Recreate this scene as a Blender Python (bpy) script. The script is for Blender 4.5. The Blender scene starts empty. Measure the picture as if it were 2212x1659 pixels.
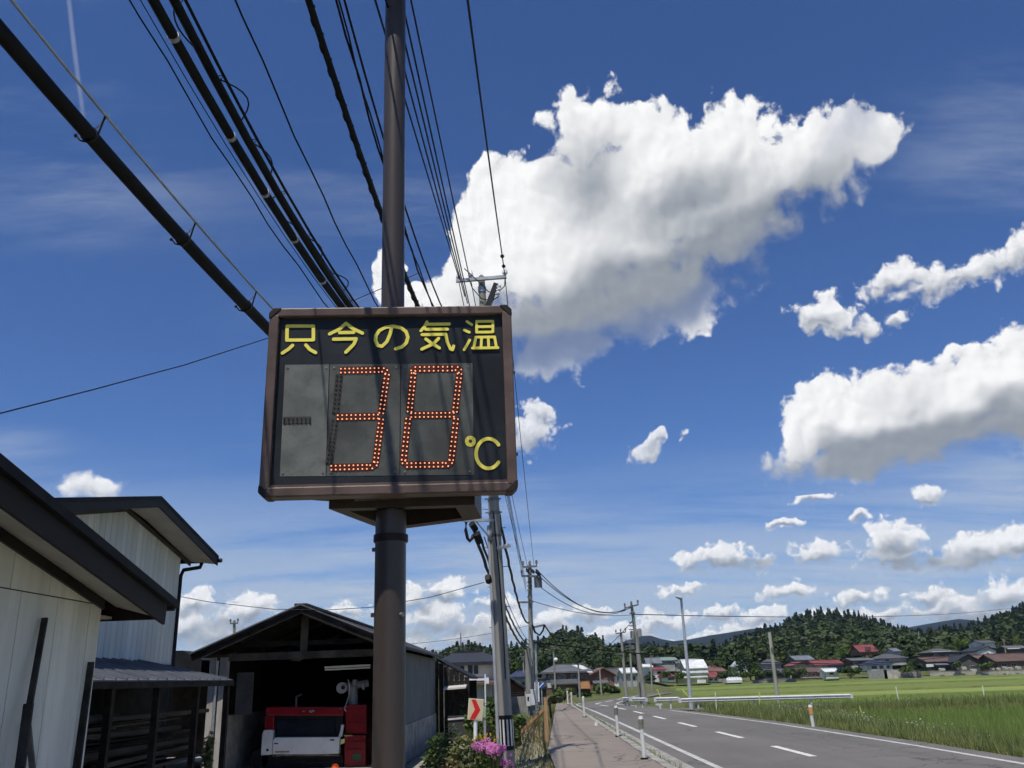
import bpy, bmesh, math, random
import numpy as np
from mathutils import Vector, Matrix
random.seed(7)
rng = np.random.default_rng(11)
SC = bpy.context.scene
COL = SC.collection

# ------------------------------------------------------------------ camera
EYE = 1.7
FOC, CXP, CYP = 1854.0, 1106.0, 829.5
PITCH, ROLL = math.radians(18.95), math.radians(2.05)
_f = Vector((0, math.cos(PITCH), math.sin(PITCH)))
_u0 = Vector((0, -math.sin(PITCH), math.cos(PITCH)))
_r0 = Vector((1, 0, 0))
_r = _r0 * math.cos(ROLL) - _u0 * math.sin(ROLL)
_u = _r0 * math.sin(ROLL) + _u0 * math.cos(ROLL)
cam_data = bpy.data.cameras.new('camera')
cam = bpy.data.objects.new('camera', cam_data)
COL.objects.link(cam)
cam_data.sensor_width = 36.0
cam_data.lens = 36.0 * FOC / 2212.0
cam_data.clip_start = 0.1
cam_data.clip_end = 20000
m = Matrix.Identity(4)
for i in range(3):
    m[i][0] = _r[i]; m[i][1] = _u[i]; m[i][2] = -_f[i]
m[2][3] = EYE
cam.matrix_world = m
SC.camera = cam


def ray(x, y):
    return _f + _r * ((x - CXP) / FOC) - _u * ((y - CYP) / FOC)


def at(x, y, Y):
    d = ray(x, y); d = d * (Y / d.y)
    return Vector((d.x, Y, d.z + EYE))


def onX(x, y, X):
    d = ray(x, y); d = d * (X / d.x)
    return Vector((X, d.y, d.z + EYE))


def gnd(x, y, z=0.0):
    d = ray(x, y); d = d * ((z - EYE) / d.z)
    return Vector((d.x, d.y, z))


# ------------------------------------------------------------------ exposure, sun, sky
SC.view_settings.view_transform = 'Standard'
SC.view_settings.look = 'None'
SC.view_settings.gamma = 1.0
SC.view_settings.exposure = 0.0
SUN = Vector((-0.17, -0.42, 1.0)).normalized()          # towards the sun: behind the camera, left, high
sl = bpy.data.lights.new('sun', 'SUN')
sl.energy = 4.3
sl.angle = math.radians(0.53)
sl.color = (1.0, 0.945, 0.85)
so = bpy.data.objects.new('sun', sl)
so.rotation_euler = SUN.to_track_quat('Z', 'Y').to_euler()
so.location = (-6, -4, 20)
COL.objects.link(so)

W = bpy.data.worlds.new('World'); SC.world = W
W.use_nodes = True
NT = W.node_tree
for n in list(NT.nodes): NT.nodes.remove(n)


def nn(nt, typ, **kw):
    n = nt.nodes.new(typ)
    for k, v in kw.items(): setattr(n, k, v)
    return n


def mth(nt, op, a, b=None, c=None, clamp=False):
    n = nt.nodes.new('ShaderNodeMath'); n.operation = op; n.use_clamp = clamp
    for i, v in enumerate((a, b, c)):
        if v is None: continue
        if isinstance(v, (int, float)): n.inputs[i].default_value = v
        else: nt.links.new(v, n.inputs[i])
    return n.outputs[0]


def vmth(nt, op, a, b=None, scale=None):
    n = nt.nodes.new('ShaderNodeVectorMath'); n.operation = op
    for i, v in enumerate((a, b)):
        if v is None: continue
        if isinstance(v, (tuple, list)): n.inputs[i].default_value = v
        else: nt.links.new(v, n.inputs[i])
    if scale is not None: n.inputs['Scale'].default_value = scale
    return n.outputs['Value'] if op in ('LENGTH', 'DOT_PRODUCT') else n.outputs[0]


def mixc(nt, fac, a, b):
    n = nt.nodes.new('ShaderNodeMix'); n.data_type = 'RGBA'
    for s, v in ((0, fac), (6, a), (7, b)):
        if isinstance(v, (int, float)): n.inputs[s].default_value = v
        elif isinstance(v, (tuple, list)): n.inputs[s].default_value = (*v[:3], 1)
        else: nt.links.new(v, n.inputs[s])
    return n.outputs[2]


def sstep(nt, v, lo, hi, a=0.0, b=1.0):
    n = nt.nodes.new('ShaderNodeMapRange'); n.interpolation_type = 'SMOOTHSTEP'
    nt.links.new(v, n.inputs[0])
    for i, q in enumerate((lo, hi, a, b)): n.inputs[1 + i].default_value = q
    return n.outputs[0]


def noise(nt, vec, scale, detail=4, rough=0.5, lac=2.0, dist=0.0, col=False):
    n = nt.nodes.new('ShaderNodeTexNoise')
    n.inputs['Scale'].default_value = scale; n.inputs['Detail'].default_value = detail
    n.inputs['Roughness'].default_value = rough; n.inputs['Lacunarity'].default_value = lac
    n.inputs['Distortion'].default_value = dist
    if vec is not None: nt.links.new(vec, n.inputs['Vector'])
    return n.outputs['Color' if col else 'Fac']


def dirae(x, y):
    d = ray(x, y).normalized()
    return math.atan2(d.x, d.y), math.asin(d.z)


# cumulus: each cloud is a handful of lobes (direction, angular size, tilt; sizes in 1/1854 rad); "under" are its shaded bases
CLOUDS = [
 dict(rect=(770, 2300, 100, 820), warp=0.050, ns=20.0, amp=0.62, thin=[(1270,745,300,52,-8,1.0),(1560,615,200,40,-25,0.8),(1860,250,110,50,-30,0.5)], under=[(1330,660,380,95,-12,1.0),(1570,555,310,85,-17,1.0),(1250,725,240,60,-5,0.9),(1275,400,90,110,20,0.50),(1490,450,170,90,-10,0.55),(1060,660,70,50,0,0.5),(1720,440,160,60,-25,0.4)],
  lobes=[(1095,430,96,90,0),(1055,480,80,66,0),(1215,400,80,70,0),(1300,375,130,95,0),(1560,430,120,80,-15),(1180,470,130,100,0),(1262,290,78,100,0),(1330,290,80,86,0),(1420,340,130,90,0),
   (1560,350,150,118,0),(1690,370,130,90,-15),(1800,345,120,72,-35),(1880,290,66,52,-40),(1330,490,290,140,0),(1250,590,220,120,0),
   (1200,690,170,110,0),(1390,640,220,110,-10),(1490,660,66,50,-20),(1580,480,230,105,-20),(1210,765,150,44,-10),
   (960,650,62,66,0),(1020,610,80,80,0),(842,600,30,56,0),(880,660,40,50,0),(1480,420,110,80,0)]),
 dict(rect=(1690, 2300, None, 750), top=(1900,478), auto=0.45, warp=0.030, ns=44.0, amp=0.85, soft=0.42, op=0.92, under=[],
  lobes=[(1930,605,60,36,-5),(2010,610,90,34,-8),(2090,590,90,34,-14),(2170,560,80,38,-16),(2230,545,60,40,-14),(1772,670,50,40,5),(1810,690,62,36,10),(1865,710,58,28,15),(1760,698,36,20,0),(1932,688,24,13,0)]),
 dict(rect=(95, 235, -60, 245), warp=0.001, ns=30.0, amp=0.12, soft=0.9, op=0.14, under=[(0,0,4,4,0,0.1)], lobes=[(160,100,190,7,73.5)]),
 dict(rect=(1500, 2300, None, 1040), top=(1900,738), warp=0.040, ns=24.0, amp=0.55, under=[(1960,975,300,52,-4,1.0),(2150,925,160,55,-8,0.85),(1830,975,110,40,0,0.6),(1960,890,60,50,0,0.25)],
  lobes=[(1790,880,96,84,0),(1745,935,66,60,0),(1890,890,120,90,0),(2030,880,110,98,0),(2130,840,120,92,0),(2225,860,130,120,0),(1960,960,270,56,-3),
   (1720,995,20,12,0),(1602,756,58,22,0),(1800,930,70,60,0)]),
 dict(rect=(1060, 1495, 850, 1030), auto=0.35, warp=0.030, ns=48.0, amp=0.85, soft=0.42, op=0.80, under=[(1150,965,60,26,0,0.4),(1405,985,50,14,0,0.3)], lobes=[(1402,968,44,24,-20),(1420,950,30,18,0),(1480,940,14,9,0),(1150,928,58,56,0),(1178,888,28,26,0)]),
 dict(rect=(120, 320, 990, 1095), warp=0.03, ns=30.0, amp=0.6, soft=0.5, op=0.85, under=[(215,1062,50,10,0,0.3)], lobes=[(205,1047,66,27,0)]),
 dict(rect=(-500, 3000, None, 1480), top=(2000,1042), auto=0.62, warp=0.020, ns=58.0, amp=0.78, soft=0.40, op=0.88, under=[(1560,1226,120,15,0,0.8),(1945,1222,90,17,0,0.95),(2120,1225,110,15,0,0.8),(2050,1335,130,14,0,0.7),(540,1352,120,16,0,0.6),(960,1365,110,18,0,0.6),(1780,1218,60,12,0,0.5),(1880,1306,80,10,0,0.6)],
  lobes=[(1555,1203,87,30,0),(1495,1213,47,26,0),(1640,1216,44,22,0),(1770,1194,64,29,0),(1935,1163,64,43,0),(1940,1200,76,30,0),(2120,1186,92,38,0),(2050,1214,67,24,0),(2205,1165,47,35,0),
   (1760,1075,47,14,0),(2010,1066,34,21,0),(1855,1116,24,13,0),(1690,1130,45,11,0),
   (1430,1345,67,21,0),(1550,1325,59,21,0),(1700,1277,59,21,0),(1850,1292,62,21,0),(2040,1312,101,27,0),(2180,1282,67,37,0),(1270,1325,55,24,0),(1650,1332,59,18,0),(2000,1287,47,19,0),(1490,1392,118,19,0),
   (545,1312,59,40,0),(465,1360,71,38,0),(400,1350,54,40,0),(620,1342,59,29,0),(945,1330,77,46,0),(895,1290,44,32,0),(1010,1375,92,32,0),(740,1320,59,26,0),(1180,1340,59,32,0),
   (880,1385,90,30,0),(1080,1350,80,40,0),(960,1275,60,26,0),(1060,1300,60,24,0),(420,1300,50,26,0),(640,1380,80,30,0),(1350,1370,90,24,0),(1580,1370,80,20,0),(1780,1330,70,18,0),(1900,1330,60,18,0),(2120,1325,80,22,0),(1480,1275,55,14,0)])]


def lobe_chain(Q, lobes, smooth):
    cur = None
    for L in lobes:
        a, e = dirae(L[0], L[1])
        mp = NT.nodes.new('ShaderNodeMapping'); mp.vector_type = 'TEXTURE'
        mp.inputs['Location'].default_value = (a, e, 0)
        mp.inputs['Rotation'].default_value = (0, 0, math.radians(-L[4]) + ROLL)
        mp.inputs['Scale'].default_value = (L[2] / FOC / math.cos(e), L[3] / FOC, 1.0)
        if cur is None: NT.links.new(Q, mp.inputs['Vector'])
        else:                                            # chained so that the shader compiler keeps few values alive
            ch = NT.nodes.new('ShaderNodeVectorMath'); ch.operation = 'MULTIPLY_ADD'
            NT.links.new(cur, ch.inputs[0]); ch.inputs[1].default_value = (1e-9, 1e-9, 0); NT.links.new(Q, ch.inputs[2])
            NT.links.new(ch.outputs[0], mp.inputs['Vector'])
        ln = vmth(NT, 'LENGTH', mp.outputs[0])
        if len(L) > 5:
            l = mth(NT, 'MULTIPLY', mth(NT, 'SUBTRACT', 1.35, ln), L[5] / 1.35)
        else:
            l = mth(NT, 'SUBTRACT', 1.0, ln)
        cur = l if cur is None else mth(NT, 'SMOOTH_MAX', cur, l, smooth)
    return cur


def noise2(vec, scale, detail, rough, typ='FBM', lac=2.1):
    n = NT.nodes.new('ShaderNodeTexNoise'); n.noise_dimensions = '2D'; n.noise_type = typ
    n.normalize = typ == 'FBM'
    n.inputs['Scale'].default_value = scale; n.inputs['Detail'].default_value = detail
    n.inputs['Roughness'].default_value = rough; n.inputs['Lacunarity'].default_value = lac
    if typ == 'RIDGED_MULTIFRACTAL':
        n.inputs['Offset'].default_value = 0.85; n.inputs['Gain'].default_value = 1.6
    NT.links.new(vec, n.inputs['Vector'])
    return n.outputs['Color' if typ == 'C' else 'Fac']


tc = nn(NT, 'ShaderNodeTexCoord')
sep = nn(NT, 'ShaderNodeSeparateXYZ'); NT.links.new(tc.outputs['Generated'], sep.inputs[0])
AZ = mth(NT, 'ARCTAN2', sep.outputs[0], sep.outputs[1])
EL = mth(NT, 'ARCSINE', sep.outputs[2])
cmb = nn(NT, 'ShaderNodeCombineXYZ'); NT.links.new(AZ, cmb.inputs[0]); NT.links.new(EL, cmb.inputs[1])
P0 = cmb.outputs[0]
# blue sky
sky = nn(NT, 'ShaderNodeTexSky'); sky.sky_type = 'NISHITA'; sky.sun_disc = False
sky.sun_elevation = math.asin(SUN.z); sky.sun_rotation = math.atan2(SUN.x, SUN.y)
sky.altitude = 200; sky.air_density = 1.0; sky.dust_density = 0.3; sky.ozone_density = 3.0
skyt = vmth(NT, 'MULTIPLY', sky.outputs[0], (0.60, 0.81, 1.20))
# thin high cloud: streaks and veil
pz = mth(NT, 'ADD', mth(NT, 'MAXIMUM', sep.outputs[2], 0.0), 0.16)
pl = nn(NT, 'ShaderNodeCombineXYZ')
NT.links.new(mth(NT, 'DIVIDE', sep.outputs[0], pz), pl.inputs[0])
NT.links.new(mth(NT, 'DIVIDE', sep.outputs[1], pz), pl.inputs[1])
mpc = nn(NT, 'ShaderNodeMapping'); mpc.inputs['Rotation'].default_value = (0, 0, 0.5); mpc.inputs['Scale'].default_value = (0.42, 2.0, 1)
NT.links.new(pl.outputs[0], mpc.inputs['Vector'])
ci = noise2(vmth(NT, 'ADD', mpc.outputs[0], vmth(NT, 'SCALE', pl.outputs[0], scale=0.15)), 1.5, 6, 0.64)
cib = noise2(pl.outputs[0], 0.8, 2, 0.5)
cirrus = mth(NT, 'MULTIPLY', sstep(NT, ci, 0.44, 0.78), sstep(NT, cib, 0.42, 0.66))
veil = mth(NT, 'MULTIPLY', sstep(NT, EL, 0.27, 0.05), sstep(NT, ci, 0.16, 0.62))
high = mth(NT, 'ADD', mth(NT, 'MULTIPLY', cirrus, 0.40), mth(NT, 'MULTIPLY', veil, 0.80), clamp=True)
SKYC = mixc(NT, high, skyt, (5.6, 6.5, 7.9))


def sky_bg():
    b = nn(NT, 'ShaderNodeBackground'); b.inputs['Strength'].default_value = 0.085
    NT.links.new(SKYC, b.inputs['Color'])
    return b.outputs[0]


out = sky_bg()
for cl in CLOUDS:
    ns = cl['ns']
    x0, x1, y0, y1 = cl['rect']
    cor = [dirae(x, y) for x in (x0, x1) for y in (y0 or y1, y1)]
    a0, a1 = min(c[0] for c in cor), max(c[0] for c in cor)
    e0, e1 = min(c[1] for c in cor), max(c[1] for c in cor)
    if y0 is None: e1 = dirae(*cl['top'])[1]
    rm = mth(NT, 'MULTIPLY', mth(NT, 'COMPARE', AZ, (a0 + a1) / 2, (a1 - a0) / 2), mth(NT, 'COMPARE', EL, (e0 + e1) / 2, (e1 - e0) / 2))
    wn = NT.nodes.new('ShaderNodeTexNoise'); wn.noise_dimensions = '2D'
    wn.inputs['Scale'].default_value = ns * 0.8; wn.inputs['Detail'].default_value = 2
    NT.links.new(P0, wn.inputs['Vector'])
    w = vmth(NT, 'SCALE', vmth(NT, 'SUBTRACT', wn.outputs['Color'], (0.5, 0.5, 0.5)), scale=cl['warp'])
    Q = vmth(NT, 'ADD', P0, w)
    lob = lobe_chain(Q, cl['lobes'], 0.18)
    if 'auto' in cl:                       # every small cloud is greyer towards its base
        cl['under'] = cl['under'] + [(L[0], L[1] + L[3] * 0.62, L[2] * 0.85, L[3] * 0.5, L[4], cl['auto']) for L in cl['lobes']]
    sh = lobe_chain(Q, cl['under'], 0.25)
    R = vmth(NT, 'ADD', P0, vmth(NT, 'SCALE', w, scale=0.35))
    R1 = vmth(NT, 'ADD', R, (-0.12 / ns, 0.16 / ns, 0))

    def mounds(v):
        n = mth(NT, 'ABSOLUTE', mth(NT, 'SUBTRACT', noise2(v, ns * 1.0, 3.0, 0.48), 0.5))
        return mth(NT, 'MULTIPLY_ADD', n, 1.1, mth(NT, 'MULTIPLY', noise2(v, ns * 0.55, 2, 0.5), 0.9))
    n0, n1 = mounds(R), mounds(R1)
    ed = noise2(R, ns * 2.2, 6, 0.62)
    f = mth(NT, 'MULTIPLY_ADD', mth(NT, 'SUBTRACT', n0, 0.60), cl['amp'] * 1.5, lob)
    f = mth(NT, 'MULTIPLY_ADD', mth(NT, 'SUBTRACT', ed, 0.5), cl['amp'] * 0.9, f)
    shp = sstep(NT, sh, -0.12, 0.60)
    soft = mth(NT, 'MULTIPLY_ADD', shp, 0.42, cl.get('soft', 0.16))      # bases fray out, tops are crisp
    alpha = mth(NT, 'DIVIDE', mth(NT, 'ADD', f, 0.08), soft, clamp=True)
    alpha = mth(NT, 'MULTIPLY', sstep(NT, alpha, 0.0, 1.0), cl.get('op', 0.98))
    if 'thin' in cl:
        tn = sstep(NT, lobe_chain(Q, cl['thin'], 0.25), 0.0, 0.7)
        alpha = mth(NT, 'MULTIPLY', alpha, mth(NT, 'MULTIPLY_ADD', tn, -0.50, 1.0))
    rel = mth(NT, 'MULTIPLY', mth(NT, 'SUBTRACT', n0, n1), mth(NT, 'MULTIPLY_ADD', shp, -0.55, 0.75))
    lit = mth(NT, 'MULTIPLY_ADD', rel, 0.95, 0.93)
    lit = mth(NT, 'MULTIPLY_ADD', shp, -0.86, lit, clamp=True)
    ccol = mixc(NT, lit, (0.245, 0.28, 0.33), (1.0, 1.0, 1.0))
    b3 = nn(NT, 'ShaderNodeBackground'); NT.links.new(ccol, b3.inputs['Color']); b3.inputs['Strength'].default_value = 1.0
    mi = nn(NT, 'ShaderNodeMixShader'); NT.links.new(alpha, mi.inputs[0]); NT.links.new(sky_bg(), mi.inputs[1]); NT.links.new(b3.outputs[0], mi.inputs[2])
    mo = nn(NT, 'ShaderNodeMixShader'); NT.links.new(rm, mo.inputs[0]); NT.links.new(out, mo.inputs[1]); NT.links.new(mi.outputs[0], mo.inputs[2])
    out = mo.outputs[0]
wo = nn(NT, 'ShaderNodeOutputWorld'); NT.links.new(out, wo.inputs['Surface'])
W.cycles.sampling_method = 'MANUAL'; W.cycles.sample_map_resolution = 256
SC.cycles.use_adaptive_sampling = True
SC.cycles.adaptive_threshold = 0.03
SC.cycles.adaptive_min_samples = 10
SC.cycles.use_denoising = True
SC.cycles.max_bounces = 6
SC.cycles.diffuse_bounces = 3
SC.cycles.transparent_max_bounces = 12

# ------------------------------------------------------------------ helpers
ORG = {}


def tag(o, label=None, cat=None, group=None, kind=None):
    if label: o['label'] = label
    if cat: o['category'] = cat
    if group: o['group'] = group
    if kind: o['kind'] = kind
    return o


def thing(name, loc, label, cat, group=None):
    o = bpy.data.objects.new(name, None)
    COL.objects.link(o)
    o.location = loc
    o.empty_display_size = 0.2
    ORG[o.name] = Vector(loc)
    return tag(o, label, cat, group)


class MB:
    def __init__(s, T=None):
        s.v = []; s.f = []; s.T = T

    def add(s, vs, fs):
        b = len(s.v)
        for p in vs:
            p = Vector(p)
            s.v.append(s.T @ p if s.T else p)
        s.f += [tuple(i + b for i in f) for f in fs]
        return s

    def box(s, x0, x1, y0, y1, z0, z1):
        return s.add([(x0, y0, z0), (x1, y0, z0), (x1, y1, z0), (x0, y1, z0), (x0, y0, z1), (x1, y0, z1), (x1, y1, z1), (x0, y1, z1)],
                     [(0, 3, 2, 1), (4, 5, 6, 7), (0, 1, 5, 4), (1, 2, 6, 5), (2, 3, 7, 6), (3, 0, 4, 7)])

    def bar(s, p0, p1, w, h=None, up=(0, 0, 1)):
        p0, p1 = Vector(p0), Vector(p1); h = h or w
        d = (p1 - p0).normalized(); up = Vector(up)
        if abs(d.dot(up)) > 0.98: up = Vector((0, 1, 0))
        a = d.cross(up).normalized() * (w / 2); b = a.cross(d).normalized() * (h / 2)
        return s.add([p0 - a - b, p0 + a - b, p0 + a + b, p0 - a + b, p1 - a - b, p1 + a - b, p1 + a + b, p1 - a + b],
                     [(0, 1, 2, 3), (7, 6, 5, 4), (0, 4, 5, 1), (1, 5, 6, 2), (2, 6, 7, 3), (3, 7, 4, 0)])

    def hexa(s, q, off):
        """extrude polygon q (list of points) by vector off"""
        n = len(q); off = Vector(off)
        vs = [Vector(p) for p in q] + [Vector(p) + off for p in q]
        fs = [tuple(range(n))[::-1], tuple(range(n, 2 * n))] + [(i, (i + 1) % n, n + (i + 1) % n, n + i) for i in range(n)]
        return s.add(vs, fs)

    def poly(s, q):
        return s.add(q, [tuple(range(len(q)))])

    def tube(s, pts, r, n=8, cap=True):
        pts = [Vector(p) for p in pts]; R = r if isinstance(r, (list, tuple)) else [r] * len(pts)
        b = len(s.v); vs = []; fs = []
        ref = Vector((0, 0, 1))
        d0 = (pts[-1] - pts[0]).normalized() if (pts[-1] - pts[0]).length > 1e-6 else Vector((1, 0, 0))
        if abs(d0.z) > 0.9: ref = Vector((0, 1, 0))
        for i, p in enumerate(pts):
            d = (pts[min(i + 1, len(pts) - 1)] - pts[max(i - 1, 0)]).normalized()
            a = d.cross(ref)
            if a.length < 1e-5: a = d.cross(Vector((1, 0, 0)))
            a.normalize(); c = d.cross(a).normalized()
            for k in range(n):
                t = 2 * math.pi * k / n
                vs.append(p + (a * math.cos(t) + c * math.sin(t)) * R[i])
        for i in range(len(pts) - 1):
            for k in range(n):
                k2 = (k + 1) % n
                fs.append((i * n + k, i * n + k2, (i + 1) * n + k2, (i + 1) * n + k))
        if cap:
            fs.append(tuple(range(n))[::-1]); fs.append(tuple(range((len(pts) - 1) * n, len(pts) * n)))
        return s.add(vs, fs)

    def disc(s, c, nrm, r, n=12):
        nrm = Vector(nrm).normalized(); a = nrm.orthogonal().normalized(); b = nrm.cross(a)
        return s.add([Vector(c) + (a * math.cos(2 * math.pi * k / n) + b * math.sin(2 * math.pi * k / n)) * r for k in range(n)], [tuple(range(n))])

    def ball(s, c, r, n=8, m=6, sq=(1, 1, 1)):
        vs = []; fs = []
        for i in range(m + 1):
            t = math.pi * i / m
            for k in range(n):
                p = 2 * math.pi * k / n
                vs.append((c[0] + r * sq[0] * math.sin(t) * math.cos(p), c[1] + r * sq[1] * math.sin(t) * math.sin(p), c[2] + r * sq[2] * math.cos(t)))
        for i in range(m):
            for k in range(n):
                k2 = (k + 1) % n
                fs.append((i * n + k, (i + 1) * n + k, (i + 1) * n + k2, i * n + k2))
        return s.add(vs, fs)

    def build(s, name, mat, parent=None, label=None, cat=None, group=None, kind=None, smooth=False, bevel=0.0):
        me = bpy.data.meshes.new(name)
        if parent is not None:
            org = ORG[parent.name]
        else:
            z = min(p.z for p in s.v)
            org = Vector((sum(p.x for p in s.v) / len(s.v), sum(p.y for p in s.v) / len(s.v), z))
        me.from_pydata([tuple(p - org) for p in s.v], [], s.f)
        bm = bmesh.new(); bm.from_mesh(me)
        if len(bm.faces) < 60000:
            bmesh.ops.recalc_face_normals(bm, faces=bm.faces)
        bm.to_mesh(me); bm.free()
        if smooth:
            me.polygons.foreach_set('use_smooth', [True] * len(me.polygons))
        me.materials.append(mat)
        o = bpy.data.objects.new(name, me)
        COL.objects.link(o)
        ORG[o.name] = org
        if parent is not None: o.parent = parent
        else: o.location = org
        if bevel:
            b = o.modifiers.new('bevel', 'BEVEL'); b.width = bevel; b.segments = 2; b.limit_method = 'ANGLE'
        if smooth:
            es = o.modifiers.new('edges', 'EDGE_SPLIT'); es.split_angle = math.radians(40)
        tag(o, label, cat, group, kind)
        return o


def copy_tree(o, parent=None):
    c = o.copy(); COL.objects.link(c)
    if parent is not None: c.parent = parent
    for ch in o.children: copy_tree(ch, c)
    return c


# ------------------------------------------------------------------ materials
MATS = {}


def M(name, col, rough=0.7, var=0.15, scale=3.0, bump=0.0, bscale=30.0, metal=0.0, col2=None, stretch=(1, 1, 1), spec=0.22, coat=0.0, world=True, dirt=0.0, dirtcol=(0.08, 0.075, 0.06)):
    if name in MATS: return MATS[name]
    mt = bpy.data.materials.new(name); mt.use_nodes = True
    nt = mt.node_tree; bs = nt.nodes['Principled BSDF']
    bs.inputs['Roughness'].default_value = rough; bs.inputs['Metallic'].default_value = metal
    bs.inputs['Specular IOR Level'].default_value = spec
    if coat: bs.inputs['Coat Weight'].default_value = coat; bs.inputs['Coat Roughness'].default_value = 0.08
    if world:
        geo = nt.nodes.new('ShaderNodeNewGeometry'); vec = geo.outputs['Position']
    else:
        vec = nt.nodes.new('ShaderNodeTexCoord').outputs['Object']
    mp = nt.nodes.new('ShaderNodeMapping'); mp.inputs['Scale'].default_value = stretch
    nt.links.new(vec, mp.inputs['Vector']); vec = mp.outputs[0]
    if var or col2:
        c2 = col2 or tuple(max(0, c * (1 - 2.0 * var)) for c in col)
        c1 = col if col2 else tuple(min(1, c * (1 + var)) for c in col)
        fac = sstep(nt, noise(nt, vec, scale, 6, 0.6), 0.3, 0.7)
        c = mixc(nt, fac, c2, c1)
        if dirt:
            df = mth(nt, 'MULTIPLY', sstep(nt, noise(nt, vec, scale * 2.7, 8, 0.7, dist=0.4), 0.48, 0.75), dirt)
            c = mixc(nt, df, c, dirtcol)
        nt.links.new(c, bs.inputs['Base Color'])
    else:
        bs.inputs['Base Color'].default_value = (*col, 1)
    if bump:
        b = nt.nodes.new('ShaderNodeBump'); b.inputs['Strength'].default_value = bump; b.inputs['Distance'].default_value = 0.02
        nt.links.new(noise(nt, vec, bscale, 5, 0.6), b.inputs['Height']); nt.links.new(b.outputs[0], bs.inputs['Normal'])
    MATS[name] = mt
    return mt


def emis(name, col, strength):
    mt = bpy.data.materials.new(name); mt.use_nodes = True
    bs = mt.node_tree.nodes['Principled BSDF']
    bs.inputs['Base Color'].default_value = (*col, 1)
    bs.inputs['Emission Color'].default_value = (*col, 1); bs.inputs['Emission Strength'].default_value = strength
    return mt


def leafmat(name, c1, c2, scale=0.4, trans=0.25, rough=0.6):
    mt = bpy.data.materials.new(name); mt.use_nodes = True
    nt = mt.node_tree; bs = nt.nodes['Principled BSDF']
    bs.inputs['Roughness'].default_value = rough; bs.inputs['Specular IOR Level'].default_value = 0.25
    geo = nt.nodes.new('ShaderNodeNewGeometry')
    n1 = noise(nt, geo.outputs['Position'], scale, 3, 0.6)
    f = sstep(nt, mth(nt, 'ADD', mth(nt, 'MULTIPLY', geo.outputs['Random Per Island'], 0.35), mth(nt, 'MULTIPLY', n1, 0.75)), 0.3, 0.8)
    c = mixc(nt, f, c1, c2)
    nt.links.new(c, bs.inputs['Base Color'])
    tr = nt.nodes.new('ShaderNodeBsdfTranslucent'); nt.links.new(c, tr.inputs['Color'])
    mx = nt.nodes.new('ShaderNodeMixShader'); mx.inputs[0].default_value = trans
    nt.links.new(bs.outputs[0], mx.inputs[1]); nt.links.new(tr.outputs[0], mx.inputs[2])
    nt.links.new(mx.outputs[0], nt.nodes['Material Output'].inputs['Surface'])
    return mt


def mesh_np(name, V, F, mat, parent=None, label=None, cat=None, group=None, kind=None, org=None):
    """numpy verts (n,3), faces (m,k) -> one object"""
    V = np.asarray(V, dtype=np.float32); F = np.asarray(F, dtype=np.int32)
    if parent is not None: org = ORG[parent.name]
    elif org is None: org = Vector((0, 0, 0))
    V = V - np.array(org, dtype=np.float32)
    k = F.shape[1]
    me = bpy.data.meshes.new(name)
    me.vertices.add(len(V)); me.vertices.foreach_set('co', V.ravel())
    me.loops.add(F.size); me.loops.foreach_set('vertex_index', F.ravel())
    me.polygons.add(len(F)); me.polygons.foreach_set('loop_start', np.arange(len(F), dtype=np.int32) * k)
    me.update(calc_edges=True); me.validate()
    me.materials.append(mat)
    o = bpy.data.objects.new(name, me); COL.objects.link(o); ORG[o.name] = Vector(org)
    if parent is not None: o.parent = parent
    else: o.location = org
    tag(o, label, cat, group, kind)
    return o


def leaf_quads(C, size, flat=0.0, jitter=0.35, aspect=0.6, nrm=None):
    """C (n,3) centres -> diamond leaf quads with random orientation"""
    n = len(C)
    a = rng.normal(size=(n, 3)); 
    if nrm is not None: a = a * 0.55 + nrm
    a[:, 2] += flat
    a /= np.linalg.norm(a, axis=1, keepdims=True) + 1e-9
    t = rng.normal(size=(n, 3)); t -= a * (t * a).sum(1, keepdims=True); t /= np.linalg.norm(t, axis=1, keepdims=True) + 1e-9
    b = np.cross(a, t)
    s = (size * (1 + jitter * rng.uniform(-1, 1, n)))[:, None]
    V = np.stack([C - t * s * 0.5, C + b * s * 0.5 * aspect + a * s * 0.06, C + t * s * 0.5, C - b * s * 0.5 * aspect + a * s * 0.06], 1).reshape(-1, 3)
    F = np.arange(4 * n).reshape(n, 4)
    return V, F


# shared materials
brown = M('brown_paint', (0.125, 0.088, 0.072), 0.42, 0.16, 3.0, 0.06, 60, dirt=0.35, dirtcol=(0.065, 0.055, 0.05))
brown_dk = M('dark_brown_paint', (0.028, 0.020, 0.017), 0.5, 0.15, 3.0)
black_trim = M('black_trim', (0.012, 0.012, 0.014), 0.45, 0.2, 4)
rubber = M('black_rubber', (0.008, 0.008, 0.010), 0.6, 0.2, 5)
steel = M('galvanised_steel', (0.45, 0.46, 0.47), 0.45, 0.12, 6, metal=0.6)
steel_dk = M('weathered_steel', (0.20, 0.20, 0.20), 0.55, 0.2, 6, metal=0.4)
concrete = M('pole_concrete', (0.285, 0.278, 0.245), 0.85, 0.10, 2.5, 0.25, 60, stretch=(1, 1, 0.35), dirt=0.35, dirtcol=(0.20, 0.20, 0.18))
white_paint = M('white_paint', (0.78, 0.79, 0.78), 0.45, 0.05, 3, dirt=0.15, dirtcol=(0.4, 0.4, 0.38))
porcelain = M('porcelain', (0.75, 0.76, 0.78), 0.2, 0.05, 5)
glass_dk = M('window_glass', (0.035, 0.045, 0.055), 0.08, 0.2, 1.5, spec=0.6)
alu = M('window_frame', (0.32, 0.31, 0.30), 0.45, 0.08, 4)
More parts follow.
